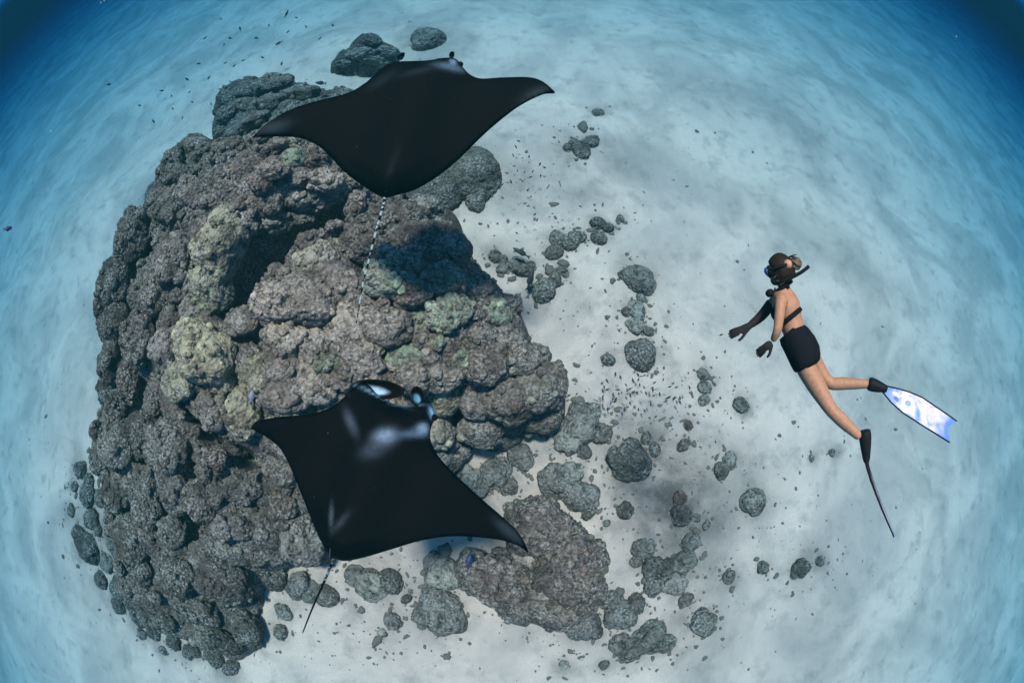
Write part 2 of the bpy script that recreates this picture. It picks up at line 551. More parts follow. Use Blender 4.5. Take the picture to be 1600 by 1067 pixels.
class Reef:
    """A mound: outline and height targets are given where the photo shows them and turned into metres."""

    def __init__(self, name, label, outline, heights, caves=(), edge=0.9, res=0.045, seed=0, col='brown'):
        self.poly = [at_z(px, py, z)[:2] for px, py, z in outline]
        self.ctrl = [(at_z(px, py, z)[:2], z) for px, py, z in heights]
        self.caves = [([at_z(px, py, z)[:2] for px, py, z in pts], w, dep) for pts, w, dep in caves]
        self.edge, self.seed = edge, seed
        self.mid = np.mean([h[:2] for h in heights], axis=0)
        P = np.array(self.poly)
        lo, hi = P.min(0) - 0.3, P.max(0) + 0.3
        c = (lo + hi) / 2
        self.root = empty(name, (c[0], c[1], 0))
        tag(self.root, label, 'coral reef', 'reef mounds on the sand')
        nx, ny = int((hi[0] - lo[0]) / res) + 1, int((hi[1] - lo[1]) / res) + 1
        gx, gy = np.meshgrid(np.linspace(lo[0], hi[0], nx), np.linspace(lo[1], hi[1], ny), indexing='ij')
        X, Y = gx.ravel(), gy.ravel()
        d0 = poly_dist(X, Y, self.poly)
        H = self.height(X, Y)
        self.lo, self.hi, self.shape, self.H = lo, hi, (nx, ny), H.reshape(nx, ny)
        keep = d0 > -0.22
        idx = -np.ones(len(X), int)
        idx[keep] = np.arange(keep.sum())
        V = np.stack([X - c[0], Y - c[1], H - 0.10 * np.clip(d0 / 0.5, 0, 1)], 1)[keep]
        I = idx.reshape(nx, ny)
        a, b, cc, d = I[:-1, :-1], I[1:, :-1], I[1:, 1:], I[:-1, 1:]
        ok = (a >= 0) & (b >= 0) & (cc >= 0) & (d >= 0)
        F = np.stack([a[ok], b[ok], cc[ok], d[ok]], 1)
        o = link('reef_rock', mesh_data('reef_rock', V, F), M_CORAL, self.root)
        tint(o, col, 0)
        self.n = 0

    def height(self, X, Y):
        d = poly_dist(X, Y, self.poly)
        P = np.stack([X, Y, 0 * X], 1)
        d = d + 0.22 * vnoise(P, 1.1, self.seed, 3)
        num, den = np.zeros_like(X), np.zeros_like(X)
        for (c, z) in self.ctrl:
            w = 1 / (((X - c[0]) ** 2 + (Y - c[1]) ** 2) + 0.25) ** 1.5
            num += w * z
            den += w
        t = np.clip(d / self.edge, 0, 1)
        base = num / den * np.sqrt(np.clip(1 - (1 - t) ** 2, 0, 1))
        for pts, w, dep in self.caves:
            dd = np.full(X.shape, 1e9)
            for (x0, y0), (x1, y1) in zip(pts[:-1], pts[1:]):
                ex, ey = x1 - x0, y1 - y0
                tt = np.clip(((X - x0) * ex + (Y - y0) * ey) / (ex * ex + ey * ey + 1e-9), 0, 1)
                dd = np.minimum(dd, np.hypot(X - x0 - tt * ex, Y - y0 - tt * ey))
            dd = dd + 0.08 * vnoise(P, 3, 77, 2)
            base = base - dep * np.clip(1.5 - dd / w, 0, 1)
        k = np.clip(t * 1.6, 0, 1)
        base = np.maximum(base, 0.1 * k)
        base = base + k * (0.20 * vnoise(P, 0.9, self.seed + 1, 3) + 0.32 * (cell_knobs(X, Y, 0.75, 5) - 0.4)
                           + 0.20 * (cell_knobs(X + 3, Y + 1, 0.33, 9) - 0.4) + 0.09 * (cell_knobs(X, Y + 5, 0.15, 15) - 0.4)
                           - 0.30 * np.clip(vnoise(P, 1.7, self.seed + 8, 3) - 0.30, 0, 1))
        return np.where(d > 0, base, -0.35 + np.clip(d, -0.3, 0) * 0.3)

    def hz(self, x, y):
        u = (x - self.lo[0]) / (self.hi[0] - self.lo[0]) * (self.shape[0] - 1)
        v = (y - self.lo[1]) / (self.hi[1] - self.lo[1]) * (self.shape[1] - 1)
        i, j = int(round(u)), int(round(v))
        if 0 <= i < self.shape[0] and 0 <= j < self.shape[1]:
            return self.H[i, j]
        return -1.0

    def hit(self, px, py):
        d = ray(px, py)
        t = (3.6 - CAM_H) / min(d[2], -0.02)
        while t < 60:
            p = CAMP + d * t
            if p[2] <= self.hz(p[0], p[1]) or p[2] < 0:
                return p, t
            t += 0.03
        return None, None

    def normal(self, x, y):
        e = 0.25
        gx = (self.hz(x + e, y) - self.hz(x - e, y)) / (2 * e)
        gy = (self.hz(x, y + e) - self.hz(x, y - e)) / (2 * e)
        n = np.array([-gx * 0.55, -gy * 0.55, 1.0])
        return n / np.linalg.norm(n)

    def lobe(self, px, py, rx, ry=None, kind='mid', col='brown', sink=0.15, rot=None, hz=1.0):
        p, t = self.hit(px, py)
        for _ in range(14):
            if p is not None and p[2] > 0.08 and self.hz(p[0], p[1]) > 0.08:
                break
            m = self.mid
            px, py = px + (m[0] - px) * 0.03, py + (m[1] - py) * 0.03
            p, t = self.hit(px, py)
        else:
            return None
        s = t / FPX
        r0, r1 = rx * s, (ry or rx) * s
        up = self.normal(p[0], p[1])
        c = p - up * sink * (r0 + r1) / 2
        self.n += 1
        return put(kind, self.root, c, r0, r1, R(rot) if rot is not None else (0 if ry else None), col, up, 'coral_lobe', hz)


main = Reef(
    'coral_reef', 'huge brown lumpy coral mound with dark caves beneath both manta rays',
    [(318, 208, 1.6), (400, 200, 1.8), (500, 215, 1.7), (560, 255, 1.4), (640, 300, 0.9), (712, 340, 0.5), (735, 400, 0.5), (775, 440, 0.6), (812, 480, 0.6),
     (832, 530, 0.6), (868, 566, 0.6), (895, 605, 0.5), (888, 650, 0.4), (850, 682, 0.4), (800, 702, 0.3), (740, 706, 0.2), (700, 740, 0.2), (690, 770, 0.2),
     (600, 850, 0.1), (520, 870, 0.1), (455, 885, 0.1), (425, 900, 0.1), (412, 960, 0.1), (405, 1005, 0.1), (370, 1035, 0.1), (325, 1010, 0.2), (255, 975, 0.3),
     (200, 925, 0.4), (185, 880, 0.5), (165, 835, 0.6), (170, 790, 0.7), (150, 745, 0.8), (146, 690, 0.9), (152, 640, 1.0), (155, 560, 1.2), (166, 490, 1.3),
     (184, 430, 1.3), (192, 370, 1.3), (238, 330, 1.3), (272, 270, 1.4), (295, 236, 1.5)],
    [(450, 275, 2.7), (350, 380, 2.6), (600, 440, 2.2), (700, 540, 1.9), (820, 590, 1.2), (560, 580, 2.2), (310, 540, 2.2), (250, 690, 1.5), (300, 850, 0.9),
     (350, 960, 0.6), (450, 800, 0.8), (220, 400, 2.0), (380, 640, 1.8), (660, 380, 1.1), (600, 700, 1.1), (750, 660, 0.9), (330, 250, 2.2), (470, 450, 2.4)],
    [([(515, 340, 2.0), (460, 368, 2.0), (415, 405, 2.0), (372, 470, 2.0)], 0.30, 1.9),
     ([(340, 292, 2.2), (325, 312, 2.2)], 0.16, 0.9),
     ([(238, 395, 1.8), (222, 430, 1.8)], 0.16, 0.9),
     ([(300, 640, 1.4), (345, 690, 1.2), (400, 722, 1.0)], 0.14, 1.0),
     ([(235, 610, 1.4), (225, 640, 1.4)], 0.16, 0.9),
     ([(325, 800, 0.8), (310, 835, 0.8)], 0.14, 0.7),
     ([(712, 640, 0.8), (735, 700, 0.5)], 0.12, 0.8),
     ([(240, 720, 1.2), (330, 740, 1.0)], 0.08, 0.6)],
    edge=1.0, seed=1, col='brown')

BL = [  # lobes of the main mound that can be told apart
    (431, 268, 24, 14, 'mid', 'pale'), (463, 281, 24, 15, 'dome', 'grey'), (508, 283, 27, 18, 'mid', 'pale'), (470, 310, 26, 18, 'knob', 'pale'),
    (500, 312, 26, 22, 'mid', 'grey'), (424, 316, 22, 22, 'mid', 'grey'), (437, 347, 24, 18, 'mid', 'pale'), (475, 338, 25, 18, 'dome', 'grey'),
    (480, 255, 30, 12, 'mid', 'brown'), (528, 300, 16, 20, 'mid', 'grey'), (395, 255, 30, 18, 'knob', 'brown'), (425, 232, 34, 14, 'big', 'brown'),
    (352, 388, 44, 56, 'big', 'green'), (372, 352, 32, 22, 'mid', 'pale'), (332, 452, 42, 34, 'big', 'green'),
    (491, 412, 44, 34, 'dome', 'pale'), (425, 474, 48, 38, 'big', 'pale'), (475, 470, 44, 38, 'big', 'grey'), (530, 440, 40, 36, 'knob', 'grey'),
    (270, 402, 34, 40, 'knob', 'grey'), (243, 455, 32, 36, 'knob', 'brown'), (210, 380, 26, 30, 'mid', 'dark'), (158, 350, 18, 32, 'mid', 'dark'),
    (200, 340, 28, 24, 'knob', 'dark'), (300, 300, 30, 22, 'knob', 'brown'), (262, 320, 30, 26, 'knob', 'brown'), (256, 232, 16, 20, 'mid', 'dark'),
    (305, 232, 34, 20, 'big', 'brown'), (350, 232, 32, 18, 'knob', 'brown'), (275, 275, 30, 20, 'mid', 'dark'), (140, 466, 16, 26, 'mid', 'dark'),
    (175, 440, 28, 34, 'knob', 'dark'), (180, 500, 28, 34, 'knob', 'dark'), (215, 530, 30, 36, 'mid', 'brown'), (172, 560, 22, 34, 'knob', 'dark'),
    (310, 552, 54, 46, 'big', 'yellow'), (262, 540, 34, 30, 'knob', 'grey'), (345, 590, 34, 28, 'mid', 'yellow'), (285, 600, 34, 26, 'mid', 'green'),
    (200, 588, 25, 31, 'dome', 'rust'), (147, 671, 12, 14, 'dome', 'rust'), (179, 694, 34, 36, 'knob', 'grey'), (258, 700, 46, 38, 'big', 'grey'),
    (220, 668, 30, 24, 'mid', 'dark'), (376, 648, 28, 32, 'mid', 'yellow'), (331, 642, 26, 26, 'knob', 'grey'), (276, 645, 26, 18, 'mid', 'brown'),
    (342, 714, 18, 20, 'dome', 'rust'), (372, 700, 26, 20, 'mid', 'brown'), (441, 789, 24, 22, 'dome', 'rust'), (268, 768, 29, 32, 'knob', 'grey'),
    (226, 757, 22, 26, 'knob', 'grey'), (310, 786, 26, 26, 'knob', 'brown'), (378, 764, 28, 24, 'mid', 'grey'), (336, 770, 18, 26, 'knob', 'grey'),
    (363, 862, 33, 24, 'knob', 'pale'), (375, 825, 22, 18, 'mid', 'grey'), (273, 897, 38, 32, 'big', 'pink'), (352, 912, 46, 36, 'big', 'pink'),
    (273, 832, 20, 24, 'mid', 'grey'), (466, 858, 34, 34, 'knob', 'grey'), (384, 980, 26, 28, 'mid', 'grey'), (345, 1005, 30, 18, 'knob', 'dark'),
    (302, 952, 44, 26, 'big', 'pink'), (258, 970, 18, 14, 'mid', 'dark'), (205, 845, 30, 36, 'big', 'brown'), (232, 800, 26, 28, 'knob', 'brown'),
    (420, 838, 24, 22, 'knob', 'grey'), (420, 910, 24, 26, 'mid', 'brown'), (445, 740, 30, 22, 'knob', 'brown'), (410, 770, 24, 24, 'knob', 'grey'),
    (560, 470, 40, 34, 'knob', 'grey'), (600, 440, 34, 26, 'knob', 'mint'), (585, 420, 20, 16, 'knob', 'mint'), (640, 455, 34, 26, 'mid', 'brown'),
    (690, 440, 34, 26, 'mid', 'grey'), (740, 450, 30, 24, 'knob', 'brown'), (545, 510, 44, 34, 'knob', 'pale'), (600, 510, 40, 32, 'knob', 'grey'),
    (650, 500, 30, 24, 'mid', 'mint'), (690, 495, 26, 24, 'mid', 'mint'), (712, 480, 26, 28, 'knob', 'mint'), (749, 523, 26, 22, 'dome', 'grey'),
    (795, 528, 24, 22, 'mid', 'grey'), (775, 490, 26, 24, 'knob', 'mint'), (807, 472, 20, 16, 'mid', 'brown'), (490, 540, 44, 34, 'knob', 'pale'),
    (440, 530, 36, 32, 'knob', 'pale'), (560, 560, 44, 30, 'big', 'grey'), (635, 560, 30, 24, 'mid', 'mint'), (720, 562, 20, 16, 'dome', 'mint'),
    (690, 590, 34, 26, 'knob', 'grey'), (695, 622, 26, 32, 'dome', 'yellow'), (650, 590, 32, 26, 'knob', 'grey'), (760, 575, 34, 28, 'knob', 'brown'),
    (742, 632, 30, 26, 'dome', 'grey'), (749, 676, 34, 30, 'dome', 'grey'), (788, 688, 30, 20, 'plate', 'brown'), (800, 630, 44, 36, 'big', 'pink'),
    (840, 610, 38, 32, 'knob', 'grey'), (880, 596, 24, 30, 'dome', 'brown'), (850, 556, 26, 24, 'dome', 'brown'), (850, 655, 34, 26, 'knob', 'brown'),
    (820, 560, 30, 26, 'knob', 'brown'), (400, 590, 36, 30, 'knob', 'yellow'), (440, 620, 40, 24, 'knob', 'grey'), (490, 600, 40, 28, 'knob', 'pale'),
    (440, 580, 34, 26, 'knob', 'grey'), (660, 385, 76, 52, 'dome', 'dark'), (700, 390, 40, 38, 'dome', 'brown'), (565, 380, 38, 32, 'knob', 'dark'),
    (580, 345, 36, 26, 'mid', 'dark'), (555, 320, 20, 22, 'mid', 'brown'), (700, 720, 26, 24, 'knob', 'grey'), (725, 715, 18, 14, 'mid', 'pale'),
    (690, 680, 22, 26, 'knob', 'pale'), (380, 500, 34, 26, 'knob', 'grey'), (300, 490, 34, 26, 'knob', 'grey'),
    (180, 640, 20, 26, 'knob', 'dark'), (155, 720, 18, 20, 'mid', 'grey'), (165, 610, 18, 24, 'knob', 'dark'),
]
for b in BL:
    o = main.lobe(*b[:4], kind=b[4], col=b[5], sink=0.12)
    if o is not None and (b[0] < 250 or (b[1] > 655 and b[0] < 440)):      # shade of the left flank is put into the lobe colours
        o.color = (*[x * 0.55 for x in o.color[:3]], 1)
CAVE_PX = [(440, 385, 34), (405, 420, 36), (375, 465, 22), (500, 350, 20), (333, 302, 18), (230, 412, 18), (345, 690, 24), (395, 718, 20), (228, 622, 18), (318, 822, 20), (725, 690, 16), (240, 720, 16)]
taken = [(b[0], b[1], min(b[2], b[3])) for b in BL]
tries = 0
while main.n < 292 and tries < 6000:
    tries += 1
    px, py = random.uniform(140, 900), random.uniform(205, 1030)
    if any(math.hypot(px - c[0], py - c[1]) < c[2] for c in CAVE_PX):
        continue
    r = random.choice([8, 10, 12, 15, 19, 24])
    if any(math.hypot(px - t[0], py - t[1]) < 0.62 * (t[2] + r) for t in taken):
        continue
    p, t = main.hit(px, py)
    if p is None or p[2] < 0.12 or poly_dist(np.array([p[0]]), np.array([p[1]]), main.poly)[0] < 0.05:
        continue
    taken.append((px, py, r))
    right = px > 420 and py < 660
    col = random.choice(['grey', 'grey', 'pale', 'brown', 'mint', 'green'] if right else (['dark', 'brown', 'dark', 'brown'] if px < 300 else ['brown', 'grey', 'dark', 'brown', 'pink']))  # darker tints towards the left paint the shade of that flank
    main.lobe(px, py, r, r * random.uniform(0.5, 1.05), random.choice(['mid', 'knob', 'knob', 'small']), col, sink=0.30, rot=random.uniform(0, 180))

back = Reef(
    'coral_reef', 'hazy dark coral ridge behind the left wing of the upper manta ray',
    [(372, 128, 0.5), (440, 118, 0.5), (500, 135, 0.4), (560, 150, 0.3), (600, 180, 0.3), (580, 230, 0.2), (480, 262, 0.2), (400, 250, 0.2), (330, 222, 0.3), (338, 175, 0.4)],
    [(430, 140, 0.9), (400, 190, 0.8), (520, 170, 0.7)], edge=0.9, seed=21, res=0.07, col='dark')
for b in [(390, 138, 26, 14), (430, 132, 30, 14), (470, 145, 30, 14), (420, 160, 30, 14), (380, 165, 24, 14), (460, 170, 30, 14), (505, 160, 26, 12),
          (350, 178, 20, 10), (400, 185, 26, 12), (540, 160, 20, 10), (445, 190, 30, 12), (370, 205, 28, 12), (410, 212, 30, 12), (345, 205, 18, 10), (450, 200, 26, 12), (450, 112, 10, 8), (560, 175, 22, 10)]:
    back.lobe(*b, kind=random.choice(['knob', 'mid']), col=random.choice(['brown', 'grey', 'brown']))  # lighter tints stand in for haze over the ridge

far = Reef(
    'coral_reef', 'faint blue-grey far coral ridge just beyond the head of the upper manta',
    [(520, 108, 0.2), (560, 72, 0.3), (580, 52, 0.4), (600, 68, 0.3), (632, 80, 0.2), (620, 100, 0.1), (570, 112, 0.1)],
    [(585, 75, 0.8)], edge=0.8, seed=31, res=0.08, col='dark')
for b in [(580, 62, 14, 9), (560, 85, 22, 9), (600, 82, 20, 9), (540, 98, 16, 7), (585, 95, 24, 8)]:
    far.lobe(*b, kind='mid', col='grey')  # grey tint paints in the haze over the far lobes

low = Reef(
    'coral_reef', 'low pinkish brown coral mound with pale flecks below the right wingtip of the lower manta',
    [(790, 790, 0.2), (830, 770, 0.3), (880, 790, 0.3), (930, 840, 0.3), (955, 880, 0.2), (945, 920, 0.1), (930, 955, 0.1), (860, 985, 0.1), (800, 975, 0.1),
     (770, 945, 0.1), (735, 925, 0.1), (712, 880, 0.1), (730, 860, 0.1), (780, 850, 0.1)],
    [(830, 890, 0.95), (850, 820, 0.75), (920, 890, 0.6), (760, 890, 0.6)], edge=0.6, seed=41, col='pink')
for b in [(855, 830, 44, 34, 'knob', 'pink'), (840, 800, 30, 22, 'knob', 'pink'), (905, 880, 36, 34, 'mid', 'pink'), (790, 900, 44, 36, 'knob', 'pink'),
          (755, 902, 30, 28, 'mid', 'pink'), (822, 880, 36, 28, 'knob', 'pale'), (850, 955, 60, 26, 'plate', 'brown'), (800, 962, 28, 18, 'plate', 'brown'),
          (925, 920, 24, 24, 'mid', 'brown'), (892, 838, 26, 20, 'knob', 'grey'), (865, 905, 30, 26, 'knob', 'brown'), (890, 928, 22, 20, 'knob', 'dark'),
          (738, 880, 22, 22, 'mid', 'brown'), (850, 780, 24, 14, 'mid', 'rust'), (842, 838, 22, 16, 'knob', 'pale'), (845, 925, 26, 14, 'knob', 'pale'),
          (932, 872, 20, 24, 'mid', 'brown'), (785, 868, 20, 16, 'knob', 'brown'), (905, 892, 20, 16, 'knob', 'pale'), (800, 925, 24, 18, 'mid', 'brown'),
          (875, 860, 22, 18, 'mid', 'rust'), (820, 850, 20, 18, 'mid', 'pink'), (770, 930, 22, 18, 'knob', 'grey'), (835, 905, 16, 12, 'knob', 'pale')]:
    low.lobe(*b[:4], kind=b[4], col=b[5], hz=1.15)

# small nubs of coral growing all over the reef, too many and too small to tell apart
def nubs(reef, n, seed, rmin=0.035, rmax=0.11):
    rg = np.random.default_rng(seed)
    dg = bpy.context.evaluated_depsgraph_get()
    v0, f0 = ico(2)
    forms = [v0 * (1 + 0.22 * vnoise(v0, 3.0, seed + j, 3))[:, None] * np.array([1, 1, 0.8]) for j in range(8)]
    f0 = np.array(f0)
    VV, FF, CC = [], [], []
    c = np.array(reef.root.location)
    k = 0
    for _ in range(n * 6):
        if k >= n:
            break
        x, y = rg.uniform(reef.lo[0], reef.hi[0]), rg.uniform(reef.lo[1], reef.hi[1])
        ok, loc, nor, _i, ob, _m = scn.ray_cast(dg, Vector((x, y, 4.2)), Vector((0, 0, -1)))
        if not ok or ob.parent is None or ob.parent.name != reef.root.name or loc.z < 0.1 or nor.z < 0.1:
            continue
        m = 0.5 + 0.5 * math.sin(x * 3.1 + 2 * math.sin(y * 2.3)) * math.sin(y * 2.7 + 1.3)
        if rg.uniform() > 0.25 + 0.75 * m:
            continue
        r = rmin + (rmax - rmin) * rg.uniform() ** 2
        q = np.array(Vector((0, 0, 1)).rotation_difference(nor).to_matrix() @ Matrix.Rotation(rg.uniform(0, 6.28), 3, 'Z'))
        VV.append((forms[k % 8] * r * rg.uniform(0.75, 1.25, 3)) @ q.T + np.array(loc) - np.array(nor) * r * 0.1 - c)
        FF.append(f0 + k * len(v0))
        CC.append(np.tile(np.array(ob.color[:3]) * rg.choice([0.55, 0.8, 1.0, 1.25, 1.6]) * np.array([1, rg.uniform(0.95, 1.08), rg.uniform(0.88, 1.05)]), (len(v0), 1)))
        k += 1
    VV, FF = np.concatenate(VV), np.concatenate(FF)
    me = bpy.data.meshes.new('coral_nubs')
    me.vertices.add(len(VV))
    me.vertices.foreach_set('co', VV.ravel())
    me.loops.add(FF.size)
    me.loops.foreach_set('vertex_index', FF.ravel())
    me.polygons.add(len(FF))
    me.polygons.foreach_set('loop_start', np.arange(0, FF.size, 3))
    me.polygons.foreach_set('use_smooth', np.ones(len(FF), bool))
    me.update(calc_edges=True)
    set_col(me, np.concatenate(CC))
    o = link('coral_nubs', me, M_NUB, reef.root)
    tag(o, kind='stuff')


nubs(main, 3300, 50, 0.03, 0.085)
nubs(low, 420, 51, 0.03, 0.09)
nubs(back, 160, 52)

# ------------------------------------------------------------------ separate coral heads on the sand
HEADS = []


def nrm(a):
    a = np.asarray(a, float)
    return a / np.linalg.norm(a)


def heads(label, items, group='coral heads on the sand', name='coral_head', cat='coral'):
    """One thing: a lone head, or several grown together, each head of it a part."""
    P = [at_z(i[0], i[1], 0.1) for i in items]
    c = np.mean(P, axis=0)
    c[2] = sz(c[0], c[1])
    single = len(items) == 1
    root = None
    if not single:
        root = empty('coral_cluster', c)
        tag(root, label, cat, group)
    for it, p in zip(items, P):
        px, py, r = it[:3]
        kind = it[3] if len(it) > 3 else ('mid' if r > 12 else 'small')
        col = it[4] if len(it) > 4 else random.choice(['brown', 'grey', 'brown'])
        s = np.linalg.norm(p - CAMP) / FPX
        rr_ = r * s
        q = np.array([p[0], p[1], sz(p[0], p[1]) + rr_ * 0.04])
        HEADS.append((px, py, r))
        o = put(kind, root, q, rr_ * random.uniform(0.95, 1.12), rr_ * random.uniform(0.78, 1.05), None, col, nrm([random.uniform(-.25, .25), random.uniform(-.25, .25), 1]), 'round_coral' if single else 'coral_head')
        if single:
            tag(o, label, cat, group)


heads('small round coral head alone on the upper sand, nearest the upper manta tip', [(935, 173, 9, 'small', 'grey')])
heads('little cluster of four grey coral heads on the sand right of the upper manta', [(886, 230, 8), (898, 223, 9), (908, 235, 14, 'mid', 'brown'), (924, 220, 12, 'mid', 'grey')])
heads('three dark coral knobs grown together beside a small spindle of coral', [(935, 346, 14, 'dome', 'dark'), (951, 353, 10, 'small', 'dark'), (937, 370, 12, 'dome', 'brown')])
heads('small upright spindle of coral right of the three dark knobs', [(971, 337, 7, 'small', 'dark')])
heads('row of four brown coral knobs sloping across the sand below the upper manta', [(871, 370, 15, 'dome', 'brown'), (866, 391, 14, 'dome', 'brown'), (891, 377, 13, 'mid', 'brown'), (907, 367, 10, 'small', 'brown')])
heads('pair of small grey rocks of coral at the reef edge by the dark fish', [(774, 397, 11, 'mid', 'grey'), (787, 403, 8), (785, 417, 10, 'knob', 'grey')])
heads('brown flat coral head directly under the dark curved fish', [(812, 414, 17, 'mid', 'grey'), (829, 411, 9, 'small', 'dark')])
heads('hook shaped chain of brown coral heads at the lower dark fish', [(850, 453, 20, 'dome', 'pink'), (866, 436, 13, 'mid', 'brown'), (879, 421, 9), (884, 427, 6)])
heads('big round brown coral head at the top of the column of heads', [(1000, 435, 28, 'dome', 'grey'), (978, 427, 11, 'small', 'dark'), (1002, 463, 8, 'small', 'grey')])
heads('pale lumpy coral heads in the middle of the column of heads', [(996, 485, 17, 'knob', 'pale'), (979, 485, 8), (993, 509, 14, 'knob', 'pale'), (1014, 517, 9, 'small', 'grey')])
heads('big round brown coral head at the foot of the column of heads', [(1003, 552, 26, 'dome', 'brown')])
heads('small ring shaped coral head left of the foot of the column', [(951, 560, 12, 'dome', 'dark')])
heads('faint column of three pale grey coral heads below the extended arm of the diver', [(1101, 583, 10), (1103, 603, 12, 'knob', 'grey'), (1102, 624, 10)])
heads('dark round coral head in the dusky patch right of the main reef', [(985, 720, 31, 'knob', 'dark'), (960, 705, 10, 'small', 'grey'), (1011, 684, 10, 'small', 'grey'), (1025, 702, 11, 'small', 'dark')])
heads('small upright brown coral head right of the dark round one', [(1070, 694, 11, 'mid', 'brown')])
heads('tiny brown coral head above the small upright one', [(1078, 663, 8, 'small', 'rust')])
heads('small flat bluish coral head on the dusky sand', [(978, 797, 13, 'mid', 'dark')])
heads('tiny lone coral knob left of the small flat bluish head', [(949, 817, 6, 'small', 'grey')])
heads('string of dark coral heads trailing over the dusky sand patch', [(1064, 778, 13, 'dome', 'rust'), (1068, 804, 17, 'knob', 'dark'), (1090, 809, 8), (1106, 820, 8, 'small', 'rust')])
heads('smooth round coral ball just above the jumbled lower right patch', [(1082, 847, 16, 'dome', 'grey')])
heads('jumbled patch of dark and grey coral heads on the lower right sand', [(1008, 856, 18, 'knob', 'grey'), (1020, 888, 18, 'mid', 'dark'), (1044, 888, 16, 'knob', 'dark'), (1072, 878, 19, 'mid', 'grey'), (1024, 916, 16, 'knob', 'grey'), (1056, 912, 20, 'knob', 'pale'), (996, 877, 10)])
heads('small brown coral head under the jumbled patch', [(1074, 938, 11, 'mid', 'brown')])
heads('two stacked brown coral heads near the bottom right', [(1100, 960, 13, 'dome', 'brown'), (1102, 978, 18, 'mid', 'brown')])
heads('wide lumpy coral mass at the bottom edge of the reef field', [(1018, 996, 27, 'knob', 'grey'), (992, 1016, 21, 'knob', 'brown'), (972, 1008, 18, 'mid', 'grey'), (1042, 1008, 16, 'knob', 'grey')])
heads('tiny round coral ball left of the wide bottom mass', [(945, 1040, 9, 'dome', 'brown')])
heads('faint flat pebble of coral on the bottom sand', [(882, 1040, 8, 'small', 'pale')])
heads('three grey coral domes in front of the pinkish low mound', [(916, 976, 25, 'dome', 'grey'), (931, 988, 14, 'dome', 'dark'), (899, 985, 17, 'knob', 'grey')])
heads('grey knobby corals between the pinkish low mound and the bottom mass', [(972, 962, 24, 'knob', 'grey'), (992, 946, 17, 'mid', 'brown'), (958, 940, 16, 'knob', 'grey')])
heads('large double dome of coral in the sand pocket under the lower manta', [(688, 958, 38, 'dome', 'grey'), (666, 928, 11, 'dome', 'brown'), (700, 948, 22, 'mid', 'brown'), (660, 962, 16, 'knob', 'grey')])
heads('pale rubbly coral clump above the large double dome', [(692, 896, 26, 'knob', 'pale'), (715, 905, 16, 'knob', 'grey'), (676, 880, 16, 'knob', 'pale')])
heads('pitted honeycomb coral heads on the sand right of the reef', [(872, 750, 30, 'knob', 'grey'), (908, 775, 28, 'knob', 'grey'), (892, 738, 20, 'knob', 'pale'), (921, 800, 12, 'mid', 'dark')])
heads('hazy lumpy coral outcrop touching the right end of the main reef', [(908, 662, 30, 'knob', 'grey'), (890, 686, 24, 'knob', 'pale'), (938, 676, 18, 'mid', 'brown'), (915, 705, 12, 'dome', 'brown'), (925, 645, 16, 'mid', 'grey')])
heads('grey coral lumps filling the sand gap below the main reef', [(772, 740, 28, 'knob', 'grey'), (730, 745, 22, 'knob', 'pale'), (815, 712, 20, 'plate', 'grey'), (745, 765, 18, 'mid', 'grey'), (795, 760, 14, 'knob', 'brown')])
heads('flat brown coral disc crossed by the tail of the lower manta', [(509, 931, 20, 'dome', 'pink')])
heads('grey coral lumps left of the tail of the lower manta', [(465, 912, 22, 'knob', 'grey'), (449, 920, 9, 'small', 'brown'), (480, 930, 12, 'knob', 'grey')])
heads('pale grey coral head on the sand beside the lower left reef foot', [(440, 957, 14, 'mid', 'grey')])
heads('small oval brown coral head under the pale grey one', [(436, 988, 15, 'dome', 'brown')])
heads('lone grey coral lump in the middle of the bottom sand pocket', [(613, 971, 14, 'mid', 'grey'), (596, 990, 8, 'small', 'pale')])
heads('small brown coral knob right of the light coral clump', [(634, 936, 9, 'small', 'brown')])
heads('light coral clump with a dark dome under the rear edge of the lower manta', [(609, 908, 19, 'dome', 'dark'), (577, 914, 27, 'knob', 'pale'), (555, 900, 18, 'knob', 'grey')])
heads('large smooth coral ball alone on the open sand below the diver', [(1180, 783, 24, 'dome', 'brown')])
heads('two small brown coral heads up and left of the large smooth ball', [(1144, 718, 13, 'mid', 'grey'), (1129, 733, 12, 'mid', 'brown')])
heads('narrow upright grey coral head under the thigh of the diver', [(1162, 630, 12, 'mid', 'grey')])
heads('tiny pale coral knob left of the lower fin', [(1273, 714, 6, 'small', 'grey')])
heads('tiny grey coral knob nearest the lower fin of the diver', [(1306, 705, 7, 'small', 'grey')])
heads('small brown coral head alone right of the jumbled patch', [(1142, 903, 10, 'mid', 'brown')])
heads('faint small dark coral head further right on the lower sand', [(1197, 887, 10, 'knob', 'grey')])
heads('ragged dark clump on the open sand furthest towards the lower right', [(1256, 886, 15, 'knob', 'dark'), (1286, 877, 8, 'small', 'dark'), (1246, 898, 8, 'small', 'dark')])
heads('hazy round coral head far beyond the horns of the upper manta', [(668, 64, 27, 'dome', 'grey')])  # grey tint imitates haze on this distant head
heads('big dome of coral at the trailing edge of the upper manta', [(728, 272, 54, 'dome', 'brown'), (690, 300, 36, 'dome', 'dark'), (745, 305, 22, 'knob', 'grey'), (650, 318, 40, 'mid', 'dark')])
heads('dark coral lump at the left foot of the reef, lowest of the fringe', [(179, 920, 20, 'knob', 'dark'), (195, 940, 14, 'mid', 'dark')])
heads('long hazy coral lump on the sand left of the reef', [(132, 855, 24, 'mid', 'dark'), (126, 838, 18, 'mid', 'dark')])
heads('hazy cluster of small coral heads on the left sand fringe', [(142, 810, 16, 'knob', 'dark'), (137, 773, 17, 'knob', 'dark'), (112, 798, 10), (150, 828, 10), (165, 812, 9)])
